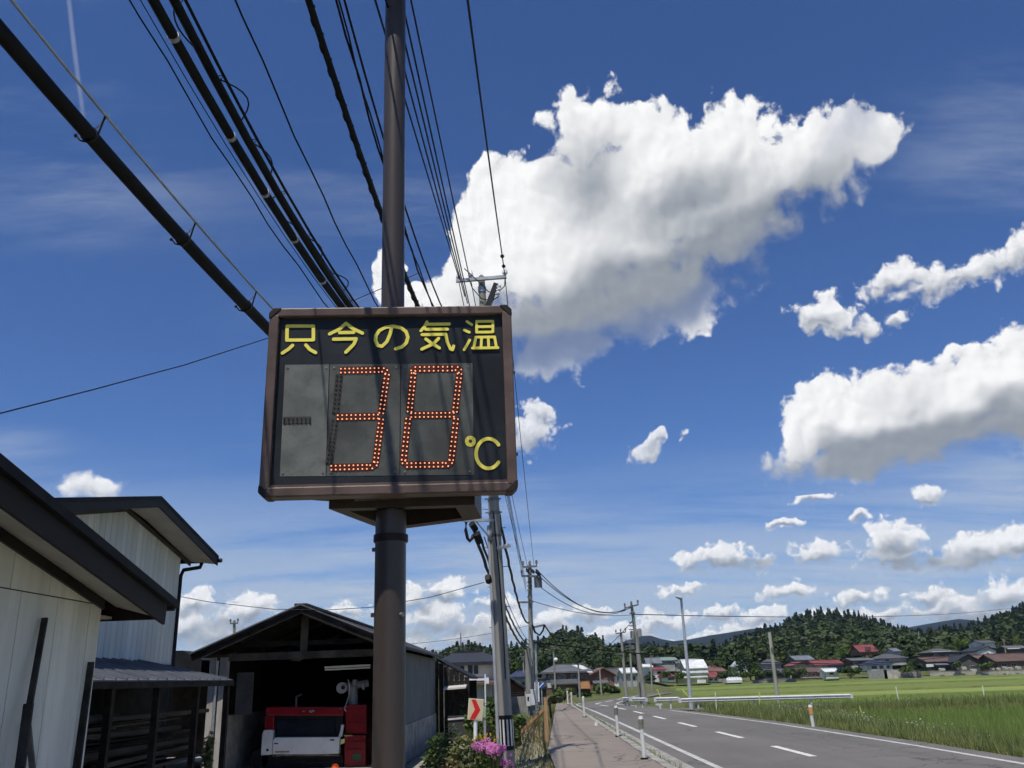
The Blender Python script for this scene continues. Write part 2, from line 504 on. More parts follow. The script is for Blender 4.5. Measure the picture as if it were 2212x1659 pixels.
wood_old = M('old_timber', (0.20, 0.165, 0.13), 0.85, 0.3, 3, 0.4, 30, stretch=(1, 1, 0.2))
wood_dark = M('dark_timber', (0.028, 0.023, 0.019), 0.85, 0.3, 3, 0.3, 30)

# ------------------------------------------------------------------ ground, road, fields
def asphalt(name, c1, c2, patch, crack=0.0):
    mt = bpy.data.materials.new(name); mt.use_nodes = True
    nt = mt.node_tree; bs = nt.nodes['Principled BSDF']; bs.inputs['Roughness'].default_value = 0.85
    geo = nt.nodes.new('ShaderNodeNewGeometry'); P = geo.outputs['Position']
    big = sstep(nt, noise(nt, P, 0.35, 5, 0.6), 0.32, 0.68)
    fine = noise(nt, P, 45.0, 3, 0.7)
    c = mixc(nt, big, c1, c2)
    mp = nt.nodes.new('ShaderNodeMapping'); mp.inputs['Scale'].default_value = (1.2, 0.05, 1); nt.links.new(P, mp.inputs['Vector'])
    wheel = sstep(nt, noise(nt, mp.outputs[0], 1.1, 3, 0.5), 0.45, 0.7)
    c = mixc(nt, mth(nt, 'MULTIPLY', wheel, 0.65), c, patch)
    c = mixc(nt, mth(nt, 'MULTIPLY', sstep(nt, fine, 0.45, 0.75), 0.35), c, tuple(min(1, q * 1.7) for q in c2))
    if crack:
        vo = nt.nodes.new('ShaderNodeTexVoronoi'); vo.feature = 'DISTANCE_TO_EDGE'; vo.inputs['Scale'].default_value = 0.55
        wv = vmth(nt, 'ADD', P, vmth(nt, 'SCALE', noise(nt, P, 1.3, 4, 0.6, col=True), scale=1.1)); nt.links.new(wv, vo.inputs['Vector'])
        ck = mth(nt, 'MULTIPLY', sstep(nt, vo.outputs['Distance'], 0.022, 0.004), sstep(nt, noise(nt, P, 0.3, 2), 0.42, 0.6))
        c = mixc(nt, mth(nt, 'MULTIPLY', ck, crack), c, (0.03, 0.03, 0.028))
    nt.links.new(c, bs.inputs['Base Color'])
    b = nt.nodes.new('ShaderNodeBump'); b.inputs['Strength'].default_value = 0.35; b.inputs['Distance'].default_value = 0.01
    nt.links.new(fine, b.inputs['Height']); nt.links.new(b.outputs[0], bs.inputs['Normal'])
    return mt


def grassland(name, c1, c2, c3, s1=0.25, s2=3.0):
    mt = bpy.data.materials.new(name); mt.use_nodes = True
    nt = mt.node_tree; bs = nt.nodes['Principled BSDF']; bs.inputs['Roughness'].default_value = 0.9; bs.inputs['Specular IOR Level'].default_value = 0.15
    P = nt.nodes.new('ShaderNodeNewGeometry').outputs['Position']
    c = mixc(nt, sstep(nt, noise(nt, P, s1, 4, 0.6), 0.35, 0.65), c1, c2)
    c = mixc(nt, sstep(nt, noise(nt, P, s2, 6, 0.7), 0.45, 0.72), c, c3)
    nt.links.new(c, bs.inputs['Base Color'])
    b = nt.nodes.new('ShaderNodeBump'); b.inputs['Strength'].default_value = 0.6; b.inputs['Distance'].default_value = 0.15
    nt.links.new(noise(nt, P, s2 * 2, 5, 0.7), b.inputs['Height']); nt.links.new(b.outputs[0], bs.inputs['Normal'])
    return mt


road_mat = asphalt('road_asphalt', (0.116, 0.108, 0.096), (0.148, 0.138, 0.123), (0.096, 0.090, 0.082), 0.7)
walk_mat = asphalt('sidewalk_asphalt', (0.188, 0.158, 0.130), (0.232, 0.196, 0.162), (0.155, 0.135, 0.115), 0.8)
conc_mat = M('kerb_concrete', (0.33, 0.32, 0.29), 0.9, 0.18, 2.5, 0.3, 40, dirt=0.5, dirtcol=(0.14, 0.13, 0.10))
paint_mat = M('road_paint', (0.66, 0.66, 0.63), 0.7, 0.08, 5, dirt=0.8, dirtcol=(0.22, 0.22, 0.21))
paint_worn = M('worn_road_paint', (0.50, 0.50, 0.47), 0.8, 0.10, 2, dirt=0.85, dirtcol=(0.17, 0.17, 0.16))
meadow = grassland('meadow', (0.075, 0.105, 0.030), (0.115, 0.135, 0.045), (0.17, 0.15, 0.08))
verge_mat = grassland('verge', (0.120, 0.150, 0.045), (0.160, 0.190, 0.060), (0.19, 0.18, 0.085), 0.6, 5)
soil_mat = grassland('yard_soil', (0.30, 0.275, 0.22), (0.36, 0.33, 0.27), (0.20, 0.20, 0.11), 0.5, 4)
paddy_mats = [grassland('paddy_%d' % i, a, b, c, 0.12, 1.6) for i, (a, b, c) in enumerate([
    ((0.150, 0.215, 0.050), (0.180, 0.245, 0.060), (0.135, 0.190, 0.048)),
    ((0.195, 0.260, 0.062), (0.225, 0.285, 0.075), (0.170, 0.225, 0.056)),
    ((0.140, 0.190, 0.046), (0.165, 0.205, 0.056), (0.140, 0.160, 0.050))])]


def gz(x, y):
    """ground height: road level on the left, fields 1.3 m lower on the right"""
    if y > 3000: return -3.0
    e = 9.2 if y < 47 else 9.2 + (y - 47) * 0.12
    t = min(1, max(0, (x - e - 0.4) / 3.2)); t = t * t * (3 - 2 * t)
    low = -0.85 if y < 41 else -1.35
    z = -0.06 + low * t
    if 39.5 < y < 49.5:                       # side road on its bank
        s = min(1, (y - 39.5) / 2.2, (49.5 - y) / 2.2)
        z = z + (-0.1 - z) * s
    if x < -2.4 and 15 < y < 44:
        z -= 0.40 * min(1, (-2.4 - x) / 0.5) * min(1, (y - 15) / 5, (44 - y) / 3)
    if y > 190: z += min(8.0, (y - 190) * 0.012)
    if x < -3 and y > 40: z += min(3.0, (y - 40) * 0.004)
    return z


xs = sorted(set([-4000, -2500, -1500, -900, -500, -300, -200, -120, -80, -50, -30, -20, -12, -8, -5, -3.4, -2.9, -2.4, -2, 0, 0.5, 2, 4, 6, 8, 9, 9.6] + [9.6 + 0.4 * i for i in range(1, 11)] + [14, 15, 17, 20, 24, 30, 38, 48, 60, 80, 100, 130, 170, 220, 300, 400, 550, 800, 1200, 1800, 2500, 4000]))
ys = sorted(set([-400, -100, -30, 0, 6, 10] + list(range(12, 39, 2)) + [39 + 0.5 * i for i in range(0, 25)] + list(range(52, 120, 4)) + [130, 150, 170, 190, 220, 260, 300, 360, 450, 600, 900, 1500, 2500, 3600, 6000]))
V = np.array([(x, y, gz(x, y)) for y in ys for x in xs]); nx = len(xs)
F = np.array([(j * nx + i, j * nx + i + 1, (j + 1) * nx + i + 1, (j + 1) * nx + i) for j in range(len(ys) - 1) for i in range(nx - 1)])
ground = mesh_np('ground', V, F, meadow, kind='structure')

LE = [(3.15, -20), (3.15, 20), (3.15, 46), (3.05, 52.8), (2.9, 57), (3.0, 59.5), (3.6, 62.2), (4.6, 64.6), (5.9, 67.6), (7.6, 72.5), (9.6, 79), (12, 88)]
RE = [(9.35, -20), (9.2, 21), (8.9, 30.5), (8.3, 38), (7.4, 47), (6.55, 54), (6.25, 56.5), (6.25, 58.2), (6.9, 61.8), (7.9, 66), (9.2, 70.5), (10.8, 75), (12.8, 81), (15, 89)]


def interp(L, y):
    for (x0, y0), (x1, y1) in zip(L, L[1:]):
        if y0 <= y <= y1: return x0 + (x1 - x0) * (y - y0) / (y1 - y0)
    return L[-1][0]


def ribbon(ys_, fl, fr, z):
    b = MB()
    for y0, y1 in zip(ys_, ys_[1:]):
        b.poly([(fl(y0), y0, z), (fr(y0), y0, z), (fr(y1), y1, z), (fl(y1), y1, z)])
    return b


yy = [-20] + [10 + 1.5 * i for i in range(0, 51)]
ribbon(yy, lambda y: interp(LE, y), lambda y: interp(RE, y), 0.0).build('road', road_mat, kind='structure')
# side road towards the right
MB().poly([(8.2, 43.4, -0.006), (9.6, 42.6, -0.02), (15.5, 42.9, -0.02), (15.5, 46.6, -0.02), (9.6, 46.8, -0.02), (7.4, 47.6, -0.006)]).build('side_road', road_mat, kind='structure')
lm = lambda y: interp(LE, y) + 0.45
ln = ribbon(yy[:36], lambda y: lm(y) - 0.07, lambda y: lm(y) + 0.07, 0.004).build('edge_line', paint_worn, kind='structure')
ribbon([10 + 1.5 * i for i in range(24)], lambda y: interp(RE, y) - 0.62, lambda y: interp(RE, y) - 0.48, 0.004).build('edge_line', paint_worn, kind='structure')
ribbon([52 + 1.5 * i for i in range(20)], lambda y: interp(RE, y) - 0.42, lambda y: interp(RE, y) - 0.30, 0.004).build('edge_line', paint_worn, kind='structure')
CL = [(5.95, 10), (5.8, 24.9), (5.6, 33), (5.5, 40), (5.3, 48), (5.0, 53), (4.62, 57), (4.6, 58.6), (5.3, 61.6), (6.3, 65.2), (7.4, 69.2), (9.0, 74)]
y = 13.3; dash = []
while y < 72:
    L = 2.85
    dash.append((y, y + L)); y += 5.75 if y < 50 else 4.6
dm = None
for a, b in dash:
    q = [a + (b - a) * i / 3 for i in range(4)]
    o = ribbon(q, lambda t: interp(CL, t) - 0.085, lambda t: interp(CL, t) + 0.085, 0.004).build('centre_line_dash', paint_mat, kind='structure')

# sidewalk, kerb, gutter
KX = lambda y: 2.50 + max(0, y - 20) * 0.008
WL = lambda y: 0.55 + max(0, y - 22) * 0.042
ribbon([-20, 4] + [10 + 2 * i for i in range(26)], WL, KX, 0.10).build('sidewalk', walk_mat, kind='structure')
ribbon([-20] + [10 + 2 * i for i in range(26)], lambda y: KX(y) + 0.18, lambda y: interp(LE, y) + 0.02, 0.006).build('gutter', conc_mat, kind='structure')
kerb = thing('kerb', (2.6, 12, 0), None, None); kerb['kind'] = 'structure'
km = None
for i in range(74):
    y0 = 12 + i * 0.62
    o = MB().box(KX(y0) + 0.003, KX(y0) + 0.18, y0, y0 + 0.605, -0.05, 0.125 + random.uniform(-0.012, 0.012)).build('kerb_stone', conc_mat, kerb, bevel=0.012)
# soil strip beside the sidewalk, yard
MB().poly([(-30, -20, -0.02), (WL(0) + 0.05, -20, -0.02), (WL(15) + 0.05, 15, -0.02), (-30, 15, -0.02)]).poly([(-2.4, 15, -0.02), (WL(15) + 0.05, 15, -0.02), (WL(34) + 0.05, 34, -0.02), (-2.4, 34, -0.02)]).poly([(-30, 15, -0.02), (-2.9, 15, -0.02), (-2.9, 20, -0.39), (-30, 20, -0.39)]).poly([(-2.9, 15, -0.02), (-2.4, 15, -0.02), (-2.9, 20, -0.39)]).poly([(-2.4, 15, -0.02), (-2.4, 34, -0.02), (-2.9, 34, -0.39), (-2.9, 20, -0.39)]).poly([(-30, 20, -0.39), (-2.9, 20, -0.39), (-2.9, 34, -0.39), (-30, 34, -0.39)]).build('yard', soil_mat, kind='structure')
# paddies beyond the side road: terraces at slightly different heights with grassy bunds between
pb = [50.5, 66, 84, 108, 140, 178, 206]
for i, (y0, y1) in enumerate(zip(pb, pb[1:])):
    z = -1.05 + (0.06 * (i % 2)) - 0.02 * i
    nxs = [9.2 + (y0 - 47) * 0.16, 26, 60, 120, 220]
    b = MB()
    for x0, x1 in zip(nxs, nxs[1:]):
        b.poly([(x0, y0 + 0.5, z), (x1, y0 + 0.5 - (x1 - 10) * 0.02, z), (x1, y1 - 0.7 - (x1 - 10) * 0.02, z), (x0 + (0.5 if x0 < 20 else 0), y1 - 0.7, z)])
    b.build('rice_paddy', paddy_mats[(1, 0, 1, 2, 0, 2)[i]], kind='structure')
    MB().hexa([(nxs[0], y1 - 0.75, -1.5), (nxs[0], y1 - 0.3, z + 0.22), (nxs[0], y1 + 0.3, z + 0.22), (nxs[0], y1 + 0.75, -1.5)], (220 - nxs[0], -(220 - 10) * 0.02, 0)).build('field_bund', verge_mat, kind='structure')
MB().poly([(13.0, -20, -0.62), (60, -20, -0.62), (60, 39.6, -0.62), (12.6, 39.6, -0.62)]).build('rice_paddy', paddy_mats[0], kind='structure')

# ------------------------------------------------------------------ temperature sign
SO = Vector((-2.135, 7.0, 3.19)); SW, SH = 2.155, 1.71
yaw = math.atan2(0.115, 2.15)
ST = Matrix.Translation(SO) @ Matrix.Rotation(yaw, 4, 'Z')
STi = ST.inverted()


def suv(x, y, w=0.05):
    o = STi @ Vector((0, 0, EYE)); d = (STi.to_3x3() @ ray(x, y))
    t = (w - o.y) / d.y
    p = o + d * t
    return p.x, p.z


def c1(x, y, w=0.05):
    return suv(526.6 + x * 0.2976, 636.4 + y * 0.2976, w)


sign = thing('temperature_sign', (-1.1, 7.5, 0), 'brown road sign on a tall pole with yellow Japanese lettering above two red digits', 'sign')
pole_mat = M('sign_pole_paint', (0.062, 0.048, 0.041), 0.36, 0.07, 1.5, 0.03, 80, stretch=(1, 1, 0.2), spec=0.45)
MB().tube([(-1.1, 7.5, 0), (-1.105, 7.5, 3.12)], 0.134, 32).build('lower_pole', pole_mat, sign, smooth=True)
MB().tube([(-1.105, 7.5, 3.10), (-1.13, 7.5, 11.2)], 0.110, 32).build('upper_pole', pole_mat, sign, smooth=True)
b = MB(); b.tube([(-1.103, 7.5, 2.86), (-1.103, 7.5, 2.92)], 0.150, 32); b.build('collar', brown_dk, sign, smooth=True)
for z, a in ((2.25, 0), (2.24, 1), (2.80, 0)):
    p = Vector((-1.1 + (-0.134 if a == 0 else 0.10), 7.5 - (0 if a == 0 else 0.09), z))
    d = Vector((-1, 0, 0)) if a == 0 else Vector((0.7, -0.7, 0))
    MB().tube([p, p + d * 0.03], 0.018, 8).build('bolt', steel_dk, sign)
# cabinet body and frame
MB(ST).box(0.035, SW - 0.035, 0.062, 0.27, 0.035, SH - 0.035).build('cabinet', brown_dk, sign, bevel=0.01)
fr = 0.085
MB(ST).hexa([(0.06, 0, SH), (SW - 0.06, 0, SH), (SW - 0.06, 0, SH - fr), (0.06, 0, SH - fr)], (0, 0.17, 0)).build('frame_rail', brown, sign, bevel=0.012)
MB(ST).hexa([(0.06, 0, fr), (SW - 0.06, 0, fr), (SW - 0.06, 0, 0), (0.06, 0, 0)], (0, 0.17, 0)).build('frame_rail', brown, sign, bevel=0.012)
for x0, x1 in ((0, fr), (SW - fr, SW)):
    MB(ST).hexa([(x0, -0.002, SH - 0.06), (x1, -0.002, SH - 0.06), (x1, -0.002, 0.06), (x0, -0.002, 0.06)], (0, 0.17, 0)).build('frame_rail', brown, sign, bevel=0.012)
for x, z, sx, sz in ((0, 0, 1, 1), (SW, 0, -1, 1), (0, SH, 1, -1), (SW, SH, -1, -1)):
    q = [(x + sx * 0.045, z), (x + sx * (fr + 0.02), z), (x + sx * (fr + 0.02), z + sz * 0.02), (x + sx * 0.02, z + sz * (fr + 0.02)), (x, z + sz * (fr + 0.02)), (x, z + sz * 0.045)]
    MB(ST).hexa([(a - sx * 0.004, -0.008, c - sz * 0.004) for a, c in q], (0, 0.19, 0)).build('corner_cap', brown_dk, sign, bevel=0.008)
face_mat = M('sign_face', (0.020, 0.023, 0.026), 0.45, 0.25, 1.2, dirt=0.25, dirtcol=(0.045, 0.044, 0.04))
MB(ST).box(fr - 0.01, SW - fr + 0.01, 0.05, 0.064, fr - 0.01, SH - fr + 0.01).build('face_panel', face_mat, sign)
# inner bottom lip
MB(ST).box(fr, SW - fr, 0.02, 0.05, fr - 0.004, fr + 0.022).build('inner_lip', brown, sign)
# display window: three modules
mod_mat = M('display_module', (0.105, 0.108, 0.095), 0.42, 0.22, 1.6, dirt=0.75, dirtcol=(0.05, 0.052, 0.045))
mod_mat2 = M('display_module_pale', (0.165, 0.17, 0.15), 0.42, 0.18, 2.0, dirt=0.6, dirtcol=(0.06, 0.062, 0.054))
tl, tr, br_, bl = (300, 510), (1660, 498), (1672, 1308), (262, 1320)


def lerp2(a, b, t): return (a[0] + (b[0] - a[0]) * t, a[1] + (b[1] - a[1]) * t)


for i, (t0, t1) in enumerate(((0, 0.235), (0.24, 0.615), (0.62, 1.0))):
    q = [c1(*lerp2(tl, tr, t0)), c1(*lerp2(tl, tr, t1)), c1(*lerp2(bl, br_, t1)), c1(*lerp2(bl, br_, t0))]
    mod = MB(ST).hexa([(u, 0.0475, v) for u, v in q], (0, 0.004, 0)).build('display_module', mod_mat2 if i == 0 else mod_mat, sign)
    for (a, c) in ((0.06, 0.03), (0.94, 0.03), (0.06, 0.97), (0.94, 0.97)):
        top = lerp2(q[0], q[1], a); bot = lerp2(q[3], q[2], a); p = lerp2(top, bot, c)
        MB(ST).tube([(p[0], 0.0475, p[1]), (p[0], 0.0425, p[1])], 0.010, 8).build('screw', steel_dk, mod)
# lettering: rounded strokes of raised yellow sheet
yel = M('yellow_letters', (0.93, 0.80, 0.13), 0.5, 0.04, 3)


def stroke(b, pts, wpx=25.0, w0=0.0440, closed=False):
    P = [Vector((*c1(*p), 0)) for p in pts]
    r = wpx * 0.2976 * 7.6 / 1854 / 2
    # round joins: a capsule per segment plus a disc at each vertex, all in one plane and extruded a little
    n = len(P)
    for i in range(n if closed else n - 1):
        p, q = P[i], P[(i + 1) % n]
        d = (q - p); L = d.length
        if L < 1e-6: continue
        d /= L; nn_ = Vector((-d.y, d.x, 0)) * r
        poly = []
        a0 = math.atan2(nn_.y, nn_.x)
        for k in range(9): poly.append((p.x + r * math.cos(a0 + math.pi * k / 8), p.y + r * math.sin(a0 + math.pi * k / 8)))
        for k in range(9): poly.append((q.x + r * math.cos(a0 + math.pi + math.pi * k / 8), q.y + r * math.sin(a0 + math.pi + math.pi * k / 8)))
        off = (i % 2) * 0.0006 + b.lay
        b.hexa([(x, w0 - off, z) for x, z in poly], (0, 0.0025 + off, 0))
    b.lay += 0.0010


def char(strokes, wpx=25.0):
    b = MB(ST); b.lay = 0.0
    for s_ in strokes:
        cl = False
        if s_ and s_[-1] == 'c': cl = True; s_ = s_[:-1]
        stroke(b, s_, wpx, closed=cl)
    return b.build('letter', yel, sign)


def arc(cx, cy, rx, ry, a0, a1, n=18):
    return [(cx + rx * math.cos(math.radians(a0 + (a1 - a0) * i / n)), cy + ry * math.sin(math.radians(a0 + (a1 - a0) * i / n))) for i in range(n + 1)]


char([[(316, 230), (506, 230), (506, 330), (314, 332), 'c'], [(355, 370), (325, 398), (282, 426)], [(452, 368), (480, 400), (522, 423)]])
char([[(742, 210), (695, 252), (624, 287)], [(742, 210), (795, 250), (862, 282)], [(697, 278), (798, 276)], [(653, 326), (816, 323), (800, 362), (742, 420)]])
char([[(1076, 234), (1062, 290), (1038, 344), (1003, 377), (972, 370), (957, 335), (960, 298), (985, 262), (1030, 239), (1085, 231), (1140, 242), (1178, 270), (1192, 310), (1180, 352), (1150, 380), (1103, 395)]])
char([[(1330, 200), (1312, 235), (1286, 264)], [(1335, 217), (1492, 215)], [(1322, 254), (1478, 253)], [(1295, 293), (1466, 290), (1478, 348), (1500, 396), (1515, 402), (1524, 376)], [(1415, 320), (1375, 360), (1293, 398)], [(1322, 325), (1370, 360), (1420, 390)]], 23)
char([[(1620, 197), (1655, 220)], [(1600, 260), (1637, 275)], [(1640, 332), (1600, 402)], [(1690, 197), (1808, 195), (1808, 273), (1690, 275), 'c'], [(1690, 236), (1808, 234)], [(1684, 312), (1820, 310)], [(1684, 312), (1670, 390)], [(1726, 314), (1722, 390)], [(1774, 314), (1778, 390)], [(1820, 310), (1834, 388)], [(1660, 392), (1845, 389)]], 20)
char([arc(1645, 1066, 27, 27, 0, 340, 14) + ['c'], arc(1776, 1155, 90, 108, -36, -324, 22)], 25)
# LED digits
led_on = emis('led_lit', (1.0, 0.38, 0.18), 1.0)
led_off = M('led_dark', (0.030, 0.026, 0.022), 0.3, 0.1, 5)
seg_on = M('segment_glow_paint', (0.095, 0.022, 0.012), 0.5, 0.1, 5)  # LED glow on the strip painted in as dark red
seg_off = M('segment_dark', (0.055, 0.052, 0.045), 0.5, 0.1, 5)
D8 = dict(t=[(1225, 560), (1245, 540), (1545, 537), (1570, 555)], m=[(1215, 875), (1525, 872)], b=[(1162, 1215), (1185, 1238), (1475, 1234), (1503, 1212)],
          lu=[(1232, 572), (1203, 850)], ru=[(1566, 575), (1533, 850)], ll=[(1193, 902), (1160, 1200)], rl=[(1541, 902), (1506, 1200)])
D3 = dict(t=[(705, 552), (1010, 547), (1035, 560)], m=[(682, 890), (975, 885)], b=[(635, 1257), (925, 1250), (957, 1228)],
          ru=[(1040, 580), (998, 860)], rl=[(998, 905), (958, 1215)], lu=[(693, 590), (668, 855)], ll=[(660, 915), (620, 1220)])
MN = dict(m=[(295, 915), (480, 912)])


def segpts(pts, off, step):
    P = [Vector(p) for p in pts]; res = []
    for i in range(len(P) - 1):
        d = P[i + 1] - P[i]; L = d.length; d /= L; nrm = Vector((-d.y, d.x))
        n = max(1, round(L / step))
        for k in range(n):
            res.append(P[i] + d * (L * k / n) + nrm * off)
    d = (P[-1] - P[-2]).normalized(); res.append(P[-1] + Vector((-d.y, d.x)) * off)
    return res


for dig, offs in ((D8, ''), (D3, 'lu ll'), (MN, 'm')):
    dg = None
    for k, pts in dig.items():
        off = k in offs.split()
        # backing strip of the segment, red where the LED glow is painted in
        b = MB(ST)
        P = [Vector(p) for p in pts]
        for i in range(len(P) - 1):
            d = (P[i + 1] - P[i]).normalized(); nr = Vector((-d.y, d.x)) * 27
            e = d * 10
            q = [P[i] - e + nr, P[i + 1] + e + nr, P[i + 1] + e - nr, P[i] - e - nr]
            lay = 0.0450 - 0.0003 * (i + list(dig).index(k))
            b.hexa([(c1(*p)[0], lay, c1(*p)[1]) for p in q], (0, 0.002, 0))
        if dg is None:
            dg = b.build('digit', seg_off if off else seg_on, sign)
            sgm = dg
        else:
            sgm = b.build('segment', seg_off if off else seg_on, dg)
        b = MB(ST)
        for s_, o_ in ((-14, 0), (14, 0)):
            for p in segpts(pts, s_, 32):
                u, v = c1(p.x, p.y, 0.040)
                b.tube([(u, 0.0425, v), (u, 0.0375, v)], 0.0066, 8)
        b.build('led_row', led_off if off else led_on, dg, kind='stuff')
# rear cabinet (second face on the far side of the pole) with an open underside
zb = 3.14; zt = 4.8
fp = [(-1.62, 7.34), (-1.52, 7.74), (-1.30, 8.58), (-0.33, 8.07), (-0.36, 7.38)]
cx_ = sum(p[0] for p in fp) / 5; cy_ = sum(p[1] for p in fp) / 5
ip = [(cx_ + (x - cx_) * 0.74, cy_ + (y - cy_) * 0.74) for x, y in fp]
b = MB(); n = 5
vs = [(x, y, zb) for x, y in fp] + [(x, y, zb) for x, y in ip] + [(x, y, zt) for x, y in fp] + [(x, y, zt) for x, y in ip]
fs = []
for i in range(n):
    j = (i + 1) % n
    fs += [(i, j, n + j, n + i), (i, 2 * n + i, 2 * n + j, j), (n + i, n + j, 3 * n + j, 3 * n + i), (2 * n + i, 3 * n + i, 3 * n + j, 2 * n + j)]
fs.append(tuple(range(3 * n, 4 * n)))
b.add(vs, fs); b.build('rear_cabinet', M('cabinet_brown', (0.055, 0.040, 0.032), 0.5, 0.12, 2), sign)
MB().poly([(x, y, zb + 0.22) for x, y in ip]).build('cabinet_floor', black_trim, sign)
MB().bar((-1.72, 7.36, zb + 0.16), (-1.45, 7.52, zb + 0.16), 0.12, 0.05).build('clamp', black_trim, sign)
MB().bar((-1.75, 7.34, zb + 0.10), (-1.45, 7.50, zb + 0.10), 0.05, 0.03).build('clamp', black_trim, sign)
MB().bar((-1.40, 7.36, zb + 0.08), (-0.70, 7.40, zb + 0.10), 0.05, 0.04).build('mounting_rail', steel_dk, sign)
MB().bar((-1.0, 7.62, zb + 0.18), (-0.42, 7.52, zb + 0.20), 0.03, 0.03).build('mounting_rail', steel_dk, sign)
for vv in (0.35, 1.1):
    MB(ST).tube([(SW, 0.12, vv), (SW + 0.02, 0.12, vv)], 0.015, 8).build('bolt', steel_dk, sign)
# unseen upper board, added so its lower edge throws the shadow high on the pole
MB().box(-2.0, -0.2, 7.02, 7.32, 9.08, 10.6).build('shadow_board', brown, sign, bevel=0.01)

# ------------------------------------------------------------------ white shed at the left edge
panel_mat = M('white_siding_panel', (0.80, 0.79, 0.70), 0.6, 0.08, 1.6, 0.08, 30, dirt=0.5, dirtcol=(0.44, 0.43, 0.36), stretch=(1.5, 1.5, 0.16))
soffit_mat = M('soffit_board', (0.42, 0.40, 0.35), 0.7, 0.08, 2)
roof_black = M('black_roofing', (0.014, 0.015, 0.018), 0.7, 0.25, 3, 0.2, 20)
XW, XR = -4.77, -4.18
shed = thing('white_shed', (-6.5, 5.0, 0), 'white panelled shed with brown rake board at the left edge', 'shed')
wt = lambda y: 2.655 + (10.03 - y) * 0.211
MB().hexa([(XW - 0.02, -1.5, 0), (XW - 0.02, 10.01, 0), (XW - 0.02, 10.01, wt(10.03)), (XW - 0.02, 2.0, wt(2.0)), (XW - 0.02, -1.5, wt(2) - 0.7)], (-4.5, 0, 0)).build('wall', M('siding_backing', (0.06, 0.06, 0.055), 0.8, 0.1, 2), shed)
e = 10.03
edges = [10.03, 9.76, 9.06, 8.37, 7.68, 6.99, 6.3, 5.61, 4.92]
for y1, y0 in zip(edges, edges[1:]):
    MB().box(XW - 0.012, XW + 0.004, y0 + 0.006, y1 - 0.006, 0.0, 2.650).build('siding_panel', panel_mat, shed, bevel=0.003)
edges = [10.03, 8.86, 8.17, 7.48, 6.79, 6.1, 5.4]
for y1, y0 in zip(edges, edges[1:]):
    MB().hexa([(XW - 0.012, y0 + 0.006, 2.662), (XW - 0.012, y1 - 0.006, 2.662), (XW - 0.012, y1 - 0.006, max(2.668, wt(y1))), (XW - 0.012, y0 + 0.006, wt(y0))], (0.016, 0, 0)).build('siding_panel', panel_mat, shed)
MB().box(XW - 0.3, XW + 0.002, 10.012, 10.03, 0, 2.66).build('corner_trim', panel_mat, shed)
# rake: trim at wall, soffit, fascia, roof slab
rz = lambda y: 2.46 + (10.31 - y) * 0.204            # bottom edge of the fascia
MB().hexa([(XW + 0.004, 10.03, wt(10.03) - 0.05), (XW + 0.004, 10.03, wt(10.03) + 0.05), (XW + 0.004, 2, wt(2) + 0.05), (XW + 0.004, 2, wt(2) - 0.05)], (0.035, 0, 0)).build('wall_trim', brown_dk, shed)
for y1, y0 in ((10.3, 8.75), (8.74, 7.2), (7.19, 5.65), (5.64, 2.0)):
    MB().hexa([(XW + 0.04, y0, wt(y0) + 0.055), (XW + 0.04, y1, wt(y1) + 0.055), (XR - 0.035, y1, rz(y1) + 0.05), (XR - 0.035, y0, rz(y0) + 0.05)], (0, 0, 0.02)).build('soffit_board', soffit_mat, shed)
MB().hexa([(XR - 0.03, 10.40, rz(10.40) - 0.0), (XR - 0.03, 10.42, rz(10.42) + 0.24), (XR - 0.03, 2.0, rz(2) + 0.24), (XR - 0.03, 2.0, rz(2))], (0.035, 0, 0)).build('fascia', M('fascia_brown', (0.019, 0.013, 0.011), 0.6, 0.15, 2, stretch=(1, 0.3, 1)), shed)
MB().hexa([(XR + 0.06, 10.62, rz(10.62) + 0.245), (XR + 0.06, 10.62, rz(10.62) + 0.33), (XR + 0.06, 2.0, rz(2) + 0.36), (XR + 0.06, 2.0, rz(2) + 0.245)], (-5.2, 0, 0)).build('roof', roof_black, shed)
MB().hexa([(XR + 0.06, -5, rz(2) - 1.25), (XR + 0.06, -5, rz(2) - 1.14), (XR + 0.06, 1.99, rz(2) + 0.36), (XR + 0.06, 1.99, rz(2) + 0.245)], (-5.2, 0, 0)).build('roof', roof_black, shed)
MB().box(-9.0, XR - 0.04, 10.36, 10.40, 2.50, 2.70).build('eave_board', brown_dk, shed)
MB().box(-9.0, XW - 0.02, 10.05, 10.36, 2.52, 2.55).build('soffit_board', soffit_mat, shed)
MB().tube([(XR + 0.02, 10.60, 2.66), (-9.0, 10.60, 2.64)], 0.05, 8).build('gutter', roof_black, shed)
# things leaning on the shed
p0, p1 = onX(97, 1335, XW + 0.05), onX(62, 1520, XW + 0.10); p2 = onX(40, 1659, XW + 0.2); p2.z = 0.0
dark_plank = M('dark_plank', (0.045, 0.042, 0.040), 0.8, 0.25, 3, 0.3, 25)
b = MB(); b.bar(p0, p1 + Vector((0, 0.02, 0)), 0.03, 0.055, up=(1, 0, 0)); b.bar(p1, Vector((XW + 0.3, p1.y - 0.35, 0)), 0.035, 0.085, up=(1, 0, 0))
b.build('leaning_plank', dark_plank, label='dark crooked plank leaning on the white shed wall, left of two', cat='plank', group='planks leaning on the white shed')
q0 = onX(196, 1430, XW + 0.03)
MB().bar(q0, (XW + 0.06, q0.y - 0.12, 0.0), 0.03, 0.075, up=(1, 0, 0)).build('leaning_plank', dark_plank, label='straight dark strip standing by the corner of the white shed', cat='plank', group='planks leaning on the white shed')
q1 = onX(60, 1560, XW + 0.05)
